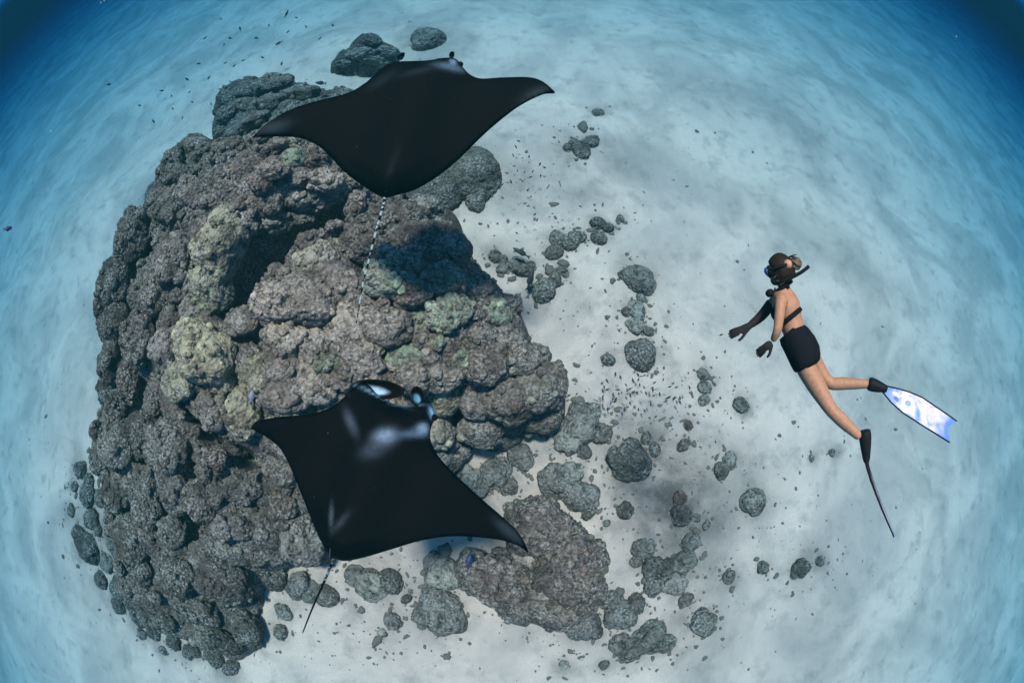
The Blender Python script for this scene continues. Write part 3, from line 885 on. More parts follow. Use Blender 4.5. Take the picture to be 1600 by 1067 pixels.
heads('low coral rubble heap at the lower left foot of the reef', [(330, 1030, 18, 'knob', 'dark'), (355, 1045, 14, 'mid', 'dark'), (295, 1020, 12, 'small', 'dark'), (300, 1000, 13, 'mid', 'dark')])
heads('light lumps of coral on the sand between fringe and reef', [(170, 850, 13, 'knob', 'grey'), (160, 880, 14, 'knob', 'grey'), (185, 890, 12, 'knob', 'dark')])
heads('ragged line of dark coral heads along the lower left reef foot', [(150, 905, 12, 'knob', 'dark'), (175, 945, 13, 'mid', 'dark'), (205, 965, 15, 'knob', 'dark'), (232, 985, 14, 'mid', 'dark'), (262, 1005, 15, 'knob', 'dark'), (285, 1022, 11, 'mid', 'dark'), (215, 992, 9), (247, 1018, 8)])
heads('hazy dark coral heads beside the reef just above the left sand fringe', [(128, 735, 13, 'knob', 'dark'), (140, 752, 11, 'mid', 'dark'), (118, 760, 8), (155, 778, 12, 'knob', 'grey'), (172, 800, 14, 'mid', 'grey'), (184, 826, 12, 'knob', 'grey')])
heads('hazy coral head standing out from the upper left reef rim', [(240, 300, 14, 'mid', 'dark')])

# algae and detritus on the sand round every head
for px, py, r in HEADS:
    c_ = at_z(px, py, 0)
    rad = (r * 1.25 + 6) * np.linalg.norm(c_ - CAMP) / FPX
    dark_sand = np.maximum(dark_sand, 0.62 * np.exp(-((V_BED[:, 0] - c_[0]) ** 2 + (V_BED[:, 1] - c_[1]) ** 2) / rad ** 2))
buf = np.ones((len(dark_sand), 4), dtype=np.float32)
buf[:, :3] = dark_sand[:, None]
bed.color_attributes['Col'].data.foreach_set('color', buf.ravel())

# ------------------------------------------------------------------ rubble, weed flecks
M_RUB = plain('rubble', (0.15, 0.13, 0.11), 0.9, 0.1)


def scatter(name, label, n, clumps, size, col, seed, squash=0.6):
    rg = np.random.default_rng(seed)
    v0, f0 = ico(2)
    form = [(1 + 0.48 * vnoise(v0, 1.5, seed + j, 2) + 0.14 * vnoise(v0, 5, seed + 20 + j, 2))[:, None] for j in range(9)]
    VV, FF = [], []
    k = 0
    while k < n:
        cx, cy, sx, sy = clumps[rg.integers(len(clumps))]
        px, py = rg.normal(cx, sx), rg.normal(cy, sy)
        if not (0 < px < 1600 and 0 < py < 1067):
            continue
        p = at_z(px, py, 0)
        if np.hypot(p[0], p[1]) > 30 or main.hz(p[0], p[1]) > 0.1:
            continue
        s = size * rg.lognormal(0, 0.45)
        r = s * form[k % 9]
        q = v0 * r * np.array([rg.uniform(0.7, 1.6), rg.uniform(0.6, 1.2), squash])
        a = rg.uniform(0, 6.28)
        x, y = q[:, 0] * math.cos(a) - q[:, 1] * math.sin(a), q[:, 0] * math.sin(a) + q[:, 1] * math.cos(a)
        b = len(VV) * len(v0)
        VV.append(np.stack([x + p[0], y + p[1], q[:, 2] + sz(p[0], p[1]) + s * 0.02], 1))
        FF += [[i + b for i in f] for f in f0]
        k += 1
    o = link(name, mesh_data(name, np.concatenate(VV), FF), M_RUB)
    tag(o, label, kind='stuff')


scatter('coral_rubble', 'small broken coral bits lying around the coral heads', 1300,
        [(h[0] + random.uniform(-.4, .4) * h[2], h[1] + random.uniform(-.4, .4) * h[2], h[2] * 0.95 + 5, h[2] * 0.95 + 5) for h in HEADS for _ in range(1 + int(h[2] / 8))], 0.025, 'grey', 9, 0.75)
scatter('rubble', 'loose coral rubble strewn over the sand around the reef', 900,
        [(1000, 620, 60, 40), (980, 780, 70, 60), (1060, 800, 70, 60), (900, 720, 60, 40), (820, 300, 50, 50), (900, 230, 60, 40), (1000, 500, 60, 80), (860, 470, 40, 40),
         (1100, 650, 80, 60), (1150, 750, 80, 60), (1060, 950, 70, 50), (560, 940, 80, 40), (150, 860, 40, 60), (780, 720, 50, 30), (1000, 300, 150, 100), (1250, 850, 120, 80),
         (700, 920, 60, 40), (860, 1000, 60, 30), (360, 1010, 60, 30), (1100, 400, 200, 200)], 0.0115, 'pale', 3, 0.4)
scatter('weed', 'sparse dark weed flecks on the open sand', 420,
        [(1150, 280, 180, 120), (350, 100, 120, 60), (1350, 700, 120, 180), (1000, 640, 90, 50), (80, 700, 60, 200), (1200, 900, 160, 100), (560, 1010, 160, 30)], 0.018, 'grey', 5, 0.3)


# ------------------------------------------------------------------ manta rays
def nrm(a):
    a = np.asarray(a, float)
    return a / np.linalg.norm(a)


def dens(poly, step):
    P = curve_pts(list(poly) + [poly[0]], max(60, int(sum(math.dist(poly[i], poly[i - 1]) for i in range(len(poly))) / step)))
    return [tuple(p) for p in P[:-1]]


def manta(label, outline, axis, centre, dist, upmix, lift, patches, spread, fins, eyes, tail, tail_d, dorsal, pale_dash, dash=0.2):
    """outline and axis as seen in the photo; the body is laid out on a tilted plane at DIST metres and given thickness and wing bend."""
    cp = at_d(*centre, dist)
    v = ray(*centre)
    n = nrm(np.array([0, 0, 1.0]) * upmix - v * (1 - upmix))
    pl = lambda px, py: CAMP + ray(px, py) * (np.dot(cp - CAMP, n) / np.dot(ray(px, py), n))
    a0, a1 = np.array(axis[0], float), np.array(axis[1], float)
    ax = nrm(a1 - a0)
    half = spread

    def lat(px, py):
        q = np.array([px, py]) - a0
        return q[0] * -ax[1] + q[1] * ax[0], q @ ax

    def surf(px, py):
        return pl(px, py) + ray(px, py) * lift(*[x / half for x in lat(px, py)])
    root = empty('manta_ray', cp)
    tag(root, label, 'manta ray', 'two black manta rays gliding over the reef')
    O = dens(outline, 3.0)
    gx0, gx1 = min(p[0] for p in O), max(p[0] for p in O)
    gy0, gy1 = min(p[1] for p in O), max(p[1] for p in O)
    G = np.array([(x + (2.2 if int((y - gy0) / 4.5) % 2 else 0), y) for y in np.arange(gy0, gy1, 4.5) for x in np.arange(gx0, gx1, 4.5)])
    d = poly_dist(G[:, 0], G[:, 1], O)
    pts = O + [tuple(g) for g in G[d > 2.6]]
    res = delaunay_2d_cdt([Vector(p) for p in pts], [], [list(range(len(O)))], 1, 1e-4)
    P = np.array([p[:] for p in res[0]])
    T = [list(f) for f in res[2]]
    de = np.abs(poly_dist(P[:, 0], P[:, 1], O))
    edge = de < 0.2
    L = np.array([lat(*p) for p in P])
    S = np.array([surf(*p) for p in P])
    body = np.exp(-(L[:, 0] / (0.22 * half)) ** 2)
    prof = np.clip(de / 26, 0, 1)
    th = 0.004 + np.sqrt(prof) * (0.022 + 0.12 * body)
    th[edge] = 0.0
    top = S + n * th[:, None]
    bot = S - n * (th * 0.9)[:, None]
    nv = len(P)
    mp = np.arange(nv)
    bmap = np.where(edge, mp, -1)
    inner = np.where(~edge)[0]
    bmap[inner] = nv + np.arange(len(inner))
    V = np.concatenate([top, bot[inner]]) - cp
    c = np.tile(np.array([0.0005, 0.0014, 0.0025]), (len(V), 1))
    for (px, py, rx, ry, ang, col, k) in patches:
        ca, sa = math.cos(R(ang)), math.sin(R(ang))
        dx, dy = P[:, 0] - px, P[:, 1] - py
        u, w = (dx * ca + dy * sa) / rx, (-dx * sa + dy * ca) / ry
        f = np.exp(-(u * u + w * w) ** 1.15) * k
        f = np.clip(f * (1 + 0.25 * vnoise(np.stack([P[:, 0], P[:, 1], 0 * dx], 1), 0.05, 3, 2)), 0, 1)[:, None]
        c[:nv] = c[:nv] * (1 - f) + np.array(col) * np.array([0.62, 0.98, 1.05]) * f
    belly = np.clip(de[inner] / 20, 0, 1)[:, None]
    c[nv:] = c[nv:] * (1 - belly) + np.array([0.55, 0.55, 0.52]) * belly
    Fc = []
    for t in T:
        q = [P[i] for i in t]
        s = sum((q[i][0] * q[(i + 1) % len(q)][1] - q[(i + 1) % len(q)][0] * q[i][1]) for i in range(len(q)))
        t = t if s < 0 else t[::-1]
        Fc.append(t)
        Fc.append([int(bmap[i]) for i in t[::-1]])
    me = mesh_data('body', V, Fc)
    set_col(me, c)
    link('body', me, M_MANTA, root)
    # rolled head fins: shells open towards the mouth, pale inside
    for (px, py, rx, ry, ang, inner_col, depth) in fins:
        ca, sa = math.cos(R(ang)), math.sin(R(ang))
        base = surf(px, py)
        s = np.linalg.norm(base - CAMP) / FPX
        e1 = nrm(pl(px + ca, py + sa) - pl(px, py))
        e2 = nrm(np.cross(n, e1))
        vv, ff, cc = [], [], []
        K, J = 28, 8
        for sh in (0, 1):                       # outer skin, inner skin
            for j in range(J + 1):
                ph = (j / J) * math.pi / 2
                for k in range(K):
                    a = 2 * math.pi * k / K
                    rr0 = math.sin(ph)
                    m = 1.0 if sh == 0 else 0.84
                    p = base + (e1 * math.cos(a) * rx * rr0 * m + e2 * math.sin(a) * ry * rr0 * m) * s - n * (math.cos(ph) * depth * (1 if sh == 0 else 0.72)) + n * (0.035 if sh == 0 else 0.03) * rr0
                    vv.append(p - cp)
                    if sh == 0:
                        cc.append((0.002, 0.003, 0.004))
                    else:
                        xx, yy = math.cos(a) * rr0 + 0.30, math.sin(a) * rr0 - 0.05
                        w = np.clip(1.35 - xx * xx / 0.45 - yy * yy / 0.32, 0, 1) ** 1.3
                        cc.append(tuple(np.array(inner_col) * np.array([0.62, 0.98, 1.05]) * w + 0.003))
        st = (J + 1) * K
        for j in range(J):
            for k in range(K):
                k2 = (k + 1) % K
                ff.append((j * K + k, j * K + k2, (j + 1) * K + k2, (j + 1) * K + k))
                ff.append((st + j * K + k, st + (j + 1) * K + k, st + (j + 1) * K + k2, st + j * K + k2))
        for k in range(K):
            k2 = (k + 1) % K
            ff.append((J * K + k, J * K + k2, st + J * K + k2, st + J * K + k))
        fm = mesh_data('head_fin', vv, ff)
        set_col(fm, np.array(cc))
        link('head_fin', fm, M_MANTA, root)
    for (px, py, r) in eyes:
        b = surf(px, py)
        s = np.linalg.norm(b - CAMP) / FPX
        ev, ef = ellipsoid(b - cp, np.eye(3), (r * s,) * 3, 2)
        em = mesh_data('eye', ev, ef)
        set_col(em, np.tile([0.004, 0.004, 0.006], (len(ev), 1)))
        link('eye', em, M_MANTA, root)
    # whip tail with pale bands
    C = [(x, y) for x, y in tail]
    Q = curve_pts(C, 90)
    dd = np.linspace(0, 1, len(Q))
    b0 = np.dot(surf(*C[0]) - CAMP, ray(*C[0]))
    tp = [at_d(q[0], q[1], b0 + tail_d * t) - cp for q, t in zip(Q, dd)]
    rad = [0.012 * (1 - t) ** 0.8 + 0.0064 for t in dd]
    tv, tf = tube(tp, rad, 8)
    cc = np.tile([0.003, 0.0035, 0.005], (len(tv), 1))
    for i in range(len(Q)):
        if pale_dash[0] < dd[i] < pale_dash[1] and math.sin(i * 1.15 + 1.5 * math.sin(i * 0.37)) > -0.35:
            for k in range(8):
                if (k * 7 + i) % 8 < 6:
                    cc[i * 8 + k] = (dash * 0.6, dash * 0.95, dash)
    tm = mesh_data('tail', tv, tf)
    set_col(tm, cc)
    link('tail', tm, M_MANTA, root)
    # small fin on the tail root
    f0, f1 = surf(*dorsal[0]), surf(*dorsal[1])
    L0 = f1 - f0
    vv = [f0, f0 + L0 * 0.55 + n * np.linalg.norm(L0) * 0.5, f0 + L0 * 0.9 + n * np.linalg.norm(L0) * 0.45, f1]
    sd = nrm(np.cross(n, L0)) * 0.012
    vv = [p - sd * w - cp for p, w in zip(vv, (1, .3, .3, 1))] + [p + sd * w - cp for p, w in zip(vv, (1, .3, .3, 1))]
    dm = mesh_data('tail_root_fin', vv, [(0, 1, 2, 3), (7, 6, 5, 4), (0, 4, 5, 1), (1, 5, 6, 2), (2, 6, 7, 3), (3, 7, 4, 0)], False)
    set_col(dm, np.tile([0.03, 0.032, 0.04], (8, 1)))
    link('tail_root_fin', dm, M_MANTA, root)
    return root


UP = [(394, 215), (417, 193), (454, 171.5), (495, 158), (542, 146), (569, 131), (589, 114), (606, 100.5), (623, 96.5), (664, 95), (697, 90.5), (713, 93),
      (723, 105), (735, 117), (752, 123), (785, 121.3), (825, 121), (846, 126.5), (862, 139), (866.5, 146), (847, 148.5), (812, 166), (778, 191.5), (748, 218.5),
      (717, 249), (684, 276), (650, 296), (623, 304.5), (602, 309), (583, 301), (556, 283), (535, 266), (518, 247), (501, 231), (481, 220), (457, 214.5), (427, 214)]
manta('black manta ray swimming away with a banded tail over the upper reef', UP, ((603, 306), (668, 92)), (640, 200), 5.3, 0.55,
      lambda a, b: -0.45 * a * a, [(702, 110, 22, 6, 3, (0.10, 0.12, 0.16), 0.75), (655, 121, 28, 5, -12, (0.02, 0.024, 0.032), 0.5), (600, 128, 26, 8, -30, (0.015, 0.018, 0.022), 0.5),
                                   (835, 150, 24, 10, -25, (0.03, 0.032, 0.036), 0.6), (428, 200, 28, 9, -15, (0.03, 0.034, 0.04), 0.7), (708, 101, 5, 4, 0, (0.22, 0.27, 0.36), 0.8),
                                   (617, 262, 5, 26, 18, (0.009, 0.011, 0.014), 0.6)],
      240, [(627, 90, 4.5, 7.5, 25, (0.05, 0.10, 0.16), 0.05), (706, 88, 4, 6.5, 5, (0.03, 0.05, 0.07), 0.05)], [(612, 102, 5), (719, 101, 5)],
      [(603, 300), (598, 325), (588, 360), (577, 405), (567, 445), (557, 505)], -0.1, ((614, 285), (603, 306)), (0.05, 0.98), 0.36)

LO = [(391, 669), (402, 658), (436, 651), (478, 647.5), (505, 641), (525, 631), (540, 618), (552, 606), (566, 598), (578, 603), (590, 616), (613, 630), (632, 634.5),
      (650, 632), (662, 626), (670, 628), (677, 637), (680, 650), (674.5, 665), (672.5, 686), (685, 712), (710, 739.5), (748, 775), (782, 804.5), (807, 828), (821, 850),
      (824.5, 863), (811, 853), (782, 843.5), (740, 838.5), (698, 838), (655, 845), (613, 857.5), (571, 870), (541, 876), (526, 873), (512, 862), (499, 840.5), (482, 800.5),
      (467, 762.5), (450, 722), (436, 699), (415, 682)]
manta('black manta ray with white patched shoulders gliding lowest, open head fins towards the reef', LO, ((525, 868), (625, 628)), (595, 745), 4.2, 0.75,
      lambda a, b: (-0.55 if a < 0 else -0.30) * a * a, [(606, 686, 17, 11, -14, (0.17, 0.19, 0.25), 0.85), (648, 680, 26, 6, -8, (0.06, 0.075, 0.11), 0.85), (658, 674, 9, 7, 0, (0.12, 0.15, 0.20), 0.7), (551, 662, 7, 22, -25, (0.055, 0.058, 0.075), 0.8), (590, 705, 22, 12, -20, (0.05, 0.055, 0.075), 0.6),
                                                        (663, 669, 7, 6, 0, (0.22, 0.26, 0.34), 0.7), (677, 645, 4.5, 11, -12, (0.26, 0.42, 0.58), 1.0), (598, 621, 30, 2.6, 24, (0.22, 0.31, 0.42), 0.9),
                                                        (640, 634, 20, 1.8, 2, (0.18, 0.26, 0.36), 0.8), (524, 805, 3, 20, 0, (0.05, 0.058, 0.07), 0.8), (540, 815, 5, 20, 40, (0.022, 0.026, 0.034), 0.8),
                                                        (795, 830, 26, 8, 40, (0.025, 0.03, 0.038), 0.7)],
      245, [(591, 609, 43, 15, 6, (0.40, 0.48, 0.62), 0.12), (653, 621, 11, 17, -12, (0.12, 0.25, 0.36), 0.10)], [(546, 618, 6), (678, 652, 6)],
      [(526, 862), (520, 876), (505, 912), (488, 950), (473, 988)], 1.2, ((524, 838), (519, 872)), (0.02, 0.45))

# ------------------------------------------------------------------ freediver
DD = 3.5


def skin_mesh(name, joints, edges, mat, parent, org, sub=2, root=0):
    me = bpy.data.meshes.new(name)
    me.from_pydata([tuple(np.array(j[0]) - org) for j in joints], edges, [])
    o = bpy.data.objects.new(name, me)
    COL.objects.link(o)
    o.modifiers.new('skin', 'SKIN')
    sv = me.skin_vertices[0].data
    for i, j in enumerate(joints):
        r = j[1] if isinstance(j[1], tuple) else (j[1], j[1])
        sv[i].radius = r
        sv[i].use_root = (i == root)
    s = o.modifiers.new('smooth', 'SUBSURF')
    s.levels = s.render_levels = sub
    dg = bpy.context.evaluated_depsgraph_get()
    m2 = bpy.data.meshes.new_from_object(o.evaluated_get(dg))
    bpy.data.objects.remove(o)
    m2.name = name
    m2.materials.clear()
    m2.materials.append(mat)
    m2.polygons.foreach_set('use_smooth', [True] * len(m2.polygons))
    return link(name, m2, None, parent)


J = lambda px, py, dd=0.0: at_d(px, py, DD + dd)
org = J(1250, 545)
diver = empty('person', org)
tag(diver, 'freediver in black shorts and bikini top with mask, snorkel and two long fins', 'person')
BJ = [(J(1252, 547), 0.108), (J(1239, 516), 0.086), (J(1231, 488), 0.104), (J(1226, 466), 0.088), (J(1225, 449), 0.046), (J(1222, 432), 0.066), (J(1220, 416), 0.072),
      (J(1220, 470, -0.13), 0.046), (J(1215, 517, -0.18), 0.034), (J(1207, 533, -0.12), 0.024),
      (J(1214, 464, 0.13), 0.042), (J(1190, 494, 0.17), 0.033), (J(1167, 512, 0.12), 0.024),
      (J(1258, 570, -0.02), 0.088), (J(1277, 605, -0.02), 0.076), (J(1298, 640, -0.02), 0.052), (J(1318, 659, 0.0), 0.053), (J(1345, 684, 0.04), 0.033),
      (J(1268, 563, 0.10), 0.080), (J(1281, 583, 0.11), 0.068), (J(1297, 600, 0.12), 0.050), (J(1318, 599, 0.14), 0.050), (J(1361, 600, 0.17), 0.032)]
BE = [(0, 1), (1, 2), (2, 3), (3, 4), (4, 5), (5, 6), (3, 7), (7, 8), (8, 9), (3, 10), (10, 11), (11, 12), (0, 13), (13, 14), (14, 15), (15, 16), (16, 17), (0, 18), (18, 19), (19, 20), (20, 21), (21, 22)]
skin_mesh('body', BJ, BE, M_SKIN, diver, org)
sv_, sf_ = [], []
SR = [((1218, 531), (1251, 503), 0.122), ((1220, 540), (1262, 511), 0.132), ((1225, 550), (1273, 525), 0.136), ((1230, 560), (1280, 540), 0.146),
      ((1235, 570), (1282, 553), 0.146), ((1240, 579), (1281, 562), 0.138), ((1243, 582), (1277, 567), 0.128), ((1244, 578), (1274, 564), 0.116), ((1240, 566), (1268, 552), 0.09)]
for i, (pl_, pr_, wb) in enumerate(SR):
    cl, cr = J(*pl_, 0.03), J(*pr_, 0.03)
    wv_ = (cr - cl) / 2
    sdep = nrm(ray(1252, 545) - nrm(wv_) * np.dot(ray(1252, 545), nrm(wv_)))
    for k in range(40):
        t = 2 * math.pi * k / 40
        fold = 1 + 0.018 * math.sin(t * 7 + i * 0.7) * min(1, i / 3)
        sv_.append((cl + cr) / 2 + wv_ * math.cos(t) * fold + sdep * math.sin(t) * wb * fold - org)
for i in range(len(SR) - 1):
    for k in range(40):
        k2 = (k + 1) % 40
        sf_.append((i * 40 + k, i * 40 + k2, (i + 1) * 40 + k2, (i + 1) * 40 + k))
link('shorts', mesh_data('shorts', sv_, sf_), M_BLACK, diver)


def part(name, vf, mat, parent=diver, smooth=True, base=None):
    v, f = vf
    b = org if base is None else base
    return link(name, mesh_data(name, np.array([np.array(p) for p in v]) - b, f, smooth), mat, parent)


vd = ray(1235, 500)                                 # away from the camera
ta = nrm(J(1226, 466) - J(1241, 517))               # up the torso
fr = nrm(np.cross(vd, ta))
if np.dot(fr, J(1180, 490) - J(1240, 490)) < 0:
    fr = -fr
sd_ = nrm(np.cross(ta, fr))


def band(name, c, rx, ry, w, mat, up=ta, tilt=0.0):
    a = nrm(np.array(up) + fr * tilt)
    e1 = nrm(fr - a * np.dot(fr, a))
    e2 = np.cross(a, e1)
    pts = []
    vv, ff = [], []
    n = 32
    prof = [(-w, 0), (-w * 0.6, 0.007), (w * 0.6, 0.007), (w, 0), (w * 0.6, -0.01), (-w * 0.6, -0.01)]
    for k in range(n):
        t = 2 * math.pi * k / n
        for (h, o) in prof:
            vv.append(c + e1 * math.cos(t) * (rx + o) + e2 * math.sin(t) * (ry + o) + a * h)
    m = len(prof)
    for k in range(n):
        for j in range(m):
            ff.append((k * m + j, k * m + (j + 1) % m, ((k + 1) % n) * m + (j + 1) % m, ((k + 1) % n) * m + j))
    return part(name, (vv, ff), mat)


top = band('bikini_top', J(1233, 497), 0.112, 0.112, 0.017, M_BLACK, ta, 0.35)
for s in (-1, 1):
    c = J(1231, 485) + fr * 0.075 + sd_ * s * 0.05
    part('cup', ellipsoid(c, (fr, sd_, ta), (0.058, 0.058, 0.058), 3), M_BLACK, top, base=org)
part('shoulder_strap', tube(curve_pts([J(1231, 485) + fr * 0.12 - sd_ * 0.05, J(1220, 462) + fr * 0.055 - sd_ * 0.05, J(1226, 446, -0.06), J(1233, 450, -0.055)], 20), 0.010, 8), M_BLACK, top)
# neck weight
part('neck_weight', tube([J(1225, 448) + (fr * math.cos(t) + sd_ * math.sin(t)) * 0.064 + ta * (-0.02 * math.cos(t)) for t in np.linspace(0, 2 * math.pi, 28)], 0.016, 8), M_RUBBER)
part('weight_block', ellipsoid(J(1203, 458), (fr, sd_, ta), (0.035, 0.04, 0.03), 3), M_RUBBER)
# head: face looks towards the left of the photo
hc = J(1221, 422)
hu = nrm(ta + fr * -0.05)
hf = nrm(fr - hu * np.dot(fr, hu))
hs = np.cross(hu, hf)
hv, hfc = ellipsoid((0, 0, 0), np.eye(3), (1, 1, 1), 4)
q = hv.copy()
nose = np.exp(-((q[:, 1] / 0.16) ** 2 + ((q[:, 2] + 0.15) / 0.2) ** 2)) * (q[:, 0] > 0)
chin = np.exp(-((q[:, 1] / 0.4) ** 2 + ((q[:, 2] + 0.8) / 0.3) ** 2)) * (q[:, 0] > -0.2)
brow = np.exp(-((q[:, 2] - 0.18) / 0.12) ** 2) * np.clip(q[:, 0], 0, 1) * 0.05
eye = np.exp(-(((np.abs(q[:, 1]) - 0.36) / 0.14) ** 2 + ((q[:, 2] - 0.02) / 0.12) ** 2)) * (q[:, 0] > 0) * -0.07
lip = np.exp(-((q[:, 1] / 0.26) ** 2 + ((q[:, 2] + 0.5) / 0.07) ** 2)) * (q[:, 0] > 0) * 0.06
q[:, 0] += nose * 0.24 + chin * 0.16 + brow + eye + lip
hp = (q * np.array([0.094, 0.074, 0.112])) @ np.array([hf, hs, hu]) + hc
part('head', (hp, hfc), M_SKIN)
for s in (-1, 1):
    part('ear', ellipsoid(hc + hs * s * 0.073 - hf * 0.005 - hu * 0.005, (hf, hs, hu), (0.017, 0.008, 0.03), 2), M_SKIN)
# hair drawn back into a bun
hm_ = hv * np.array([1.0, 1.0, 1.0])
g = (hm_[:, 0] < 0.30 + 0.75 * np.clip(hm_[:, 2], -0.2, 1)) & (hm_[:, 2] > -0.55)
strand = 1 + 0.03 * np.sin(np.arctan2(hm_[:, 1], hm_[:, 2]) * 26) + 0.02 * vnoise(hm_, 5, 8, 2)
hh = (hm_ * strand[:, None] * np.where(g, 1.0, 0.9)[:, None] * np.array([0.103, 0.086, 0.122])) @ np.array([hf, hs, hu]) + hc
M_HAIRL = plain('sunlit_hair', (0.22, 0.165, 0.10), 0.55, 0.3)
hair = part('hair', (hh, hfc), M_HAIR)
bv, bf = ellipsoid((0, 0, 0), np.eye(3), (1, 1, 1), 4)
bl = 1 + 0.10 * np.sin(np.arctan2(bv[:, 1], bv[:, 2]) * 5 + bv[:, 0] * 6) + 0.03 * vnoise(bv, 6, 3, 2)
part('bun', ((bv * bl[:, None] * 0.046) @ np.array([hf, hs, hu]) + J(1243, 412), bf), plain('bun_hair', (0.055, 0.055, 0.035), 0.6, 0.3), hair)
part('sunlit_patch', ellipsoid(J(1231, 413, -0.062), (hf, hs, hu), (0.034, 0.030, 0.034), 3), M_HAIRL, hair)  # paler lump paints the sunlit part of the hair
for k in range(11):
    a0 = random.uniform(-0.9, 0.9)
    p0 = hc - hf * 0.085 + hs * 0.06 * a0 + hu * random.uniform(-0.04, 0.09)
    p1 = p0 - hf * random.uniform(0.02, 0.035) + hu * random.uniform(-0.012, 0.008) + hs * random.uniform(-0.01, 0.01)
    p2 = p1 - hf * random.uniform(0.015, 0.03) + hu * random.uniform(-0.025, 0.008) + hs * random.uniform(-0.015, 0.015)
    part('strand', tube(curve_pts([p0, p1, p2], 8), [0.006, 0.0058, 0.0055, 0.005, 0.0045, 0.004, 0.003, 0.002], 6), M_HAIR, hair)
# mask, strap, snorkel
mk = part('mask', ellipsoid(hc + hf * 0.082 + hu * 0.012, (hf, hs, hu), (0.042, 0.078, 0.046), 3), M_RUBBER)
for s in (-1, 1):
    part('lens', ellipsoid(hc + hf * 0.108 + hu * 0.016 + hs * s * 0.036, (hf, hs, hu), (0.022, 0.032, 0.030), 3), M_LENS, mk)
part('mask_strap', tube([hc + hf * math.cos(t) * 0.112 + hs * math.sin(t) * 0.094 + hu * 0.018 for t in np.linspace(0, 2 * math.pi, 30)], 0.012, 8), M_RUBBER, mk)
part('snorkel', tube(curve_pts([J(1206, 438), J(1210, 443, -0.05), J(1222, 440, -0.10), J(1240, 432, -0.11), J(1254, 424, -0.11), J(1264, 416, -0.1)], 30), 0.013, 10), M_RUBBER)


# hands with five fingers, dark gloves
def hand(wrist, palm_dir, palm_n, elbow_col, size=1.0, dark_arm=None):
    pd = nrm(palm_dir)
    sn = nrm(palm_n - pd * np.dot(palm_n, pd))
    sw = np.cross(pd, sn)
    js, es = [], []

    def add(p, r, prev=None):
        js.append((p, (r[0] * size, r[1] * size) if isinstance(r, tuple) else r * size))
        if prev is not None:
            es.append((prev, len(js) - 1))
        return len(js) - 1
    w = add(wrist, 0.026)
    if dark_arm is not None:
        k = w
        for c, r in dark_arm:
            k = add(c, r, k)
    a = add(wrist + pd * 0.045 * size, (0.034, 0.020), w)
    for i, (off, ln) in enumerate(((-0.020, 0.060), (-0.007, 0.068), (0.007, 0.064), (0.020, 0.050))):
        b = add(wrist + (pd * 0.088 + sw * off) * size, 0.0115, a)
        c = add(wrist + (pd * (0.088 + ln * 0.5) + sw * off * 1.15 - sn * 0.016) * size, 0.0095, b)
        add(wrist + (pd * (0.088 + ln * 0.88) + sw * off * 1.2 - sn * 0.044) * size, 0.008, c)
    b = add(wrist + (pd * 0.04 - sw * 0.038) * size, 0.0125, a)
    c = add(wrist + (pd * 0.075 - sw * 0.058 - sn * 0.01) * size, 0.0105, b)
    add(wrist + (pd * 0.10 - sw * 0.062 - sn * 0.022) * size, 0.0085, c)
    return skin_mesh('glove', js, es, M_GLOVE, diver, org, 2, 1 if dark_arm is None else w)


hand(J(1206, 533, -0.12), J(1193, 545, -0.12) - J(1206, 533, -0.12), -vd, None)
hand(J(1168, 511, 0.12), J(1144, 521, 0.08) - J(1168, 511, 0.12), -vd + np.array([0, 0, 0.4]), None, 1.05,
     dark_arm=[(J(1179, 503, 0.15), 0.033), (J(1190, 494, 0.17), 0.041), (J(1201, 480, 0.155), 0.044), (J(1208, 470, 0.14), 0.048)])  # dark cover carried up the far arm past the elbow


# fins
def fin_material():
    m, nt, p = new_mat('fin_print')
    uv = N(nt, 'ShaderNodeUVMap', uv_map='UVMap')
    sep = N(nt, 'ShaderNodeSeparateXYZ')
    nt.links.new(uv.outputs['UV'], sep.inputs[0])
    nz = N(nt, 'ShaderNodeTexNoise', i_Scale=9.0, i_Detail=5.0, i_Roughness=0.6, i_Distortion=0.8)
    nt.links.new(uv.outputs['UV'], nz.inputs['Vector'])
    cloud = ramp(nt, nz.outputs['Fac'], [(0.32, (0.10, 0.28, 0.62)), (0.43, (0.27, 0.46, 0.80)), (0.53, (0.50, 0.62, 0.92)), (0.64, (0.60, 0.84, 0.95))])
    ends = ramp(nt, sep.outputs['X'], [(0.0, (1, 1, 1)), (0.16, (0, 0, 0)), (0.52, (0, 0, 0)), (0.63, (0.9, 0.9, 0.9))])
    c = mix(nt, ends, cloud, (0.05, 0.20, 0.62))

    def disc(u, v, r0, r1):
        d = N(nt, 'ShaderNodeVectorMath', operation='DISTANCE')
        nt.links.new(uv.outputs['UV'], d.inputs[0])
        d.inputs[1].default_value = (u, v, 0)
        return ramp(nt, d.outputs['Value'], [(max(0, r0 - 0.006), (0, 0, 0)), (r0, (1, 1, 1)), (r1, (1, 1, 1)), (r1 + 0.006, (0, 0, 0))])
    c = mix(nt, disc(0.23, 0.105, 0.0, 0.062), c, (0.20, 0.38, 0.80))
    c = mix(nt, disc(0.23, 0.105, 0.032, 0.060), c, (0.62, 0.88, 0.96))
    c = mix(nt, disc(0.10, 0.075, 0.0, 0.022), c, (0.60, 0.86, 0.95))
    c = mix(nt, disc(0.125, 0.13, 0.0, 0.02), c, (0.10, 0.16, 0.45))
    nt.links.new(c, p.inputs['Base Color'])
    p.inputs['Roughness'].default_value = 0.35
    p.inputs['Specular IOR Level'].default_value = 0.5
    return m


M_FIN = fin_material()


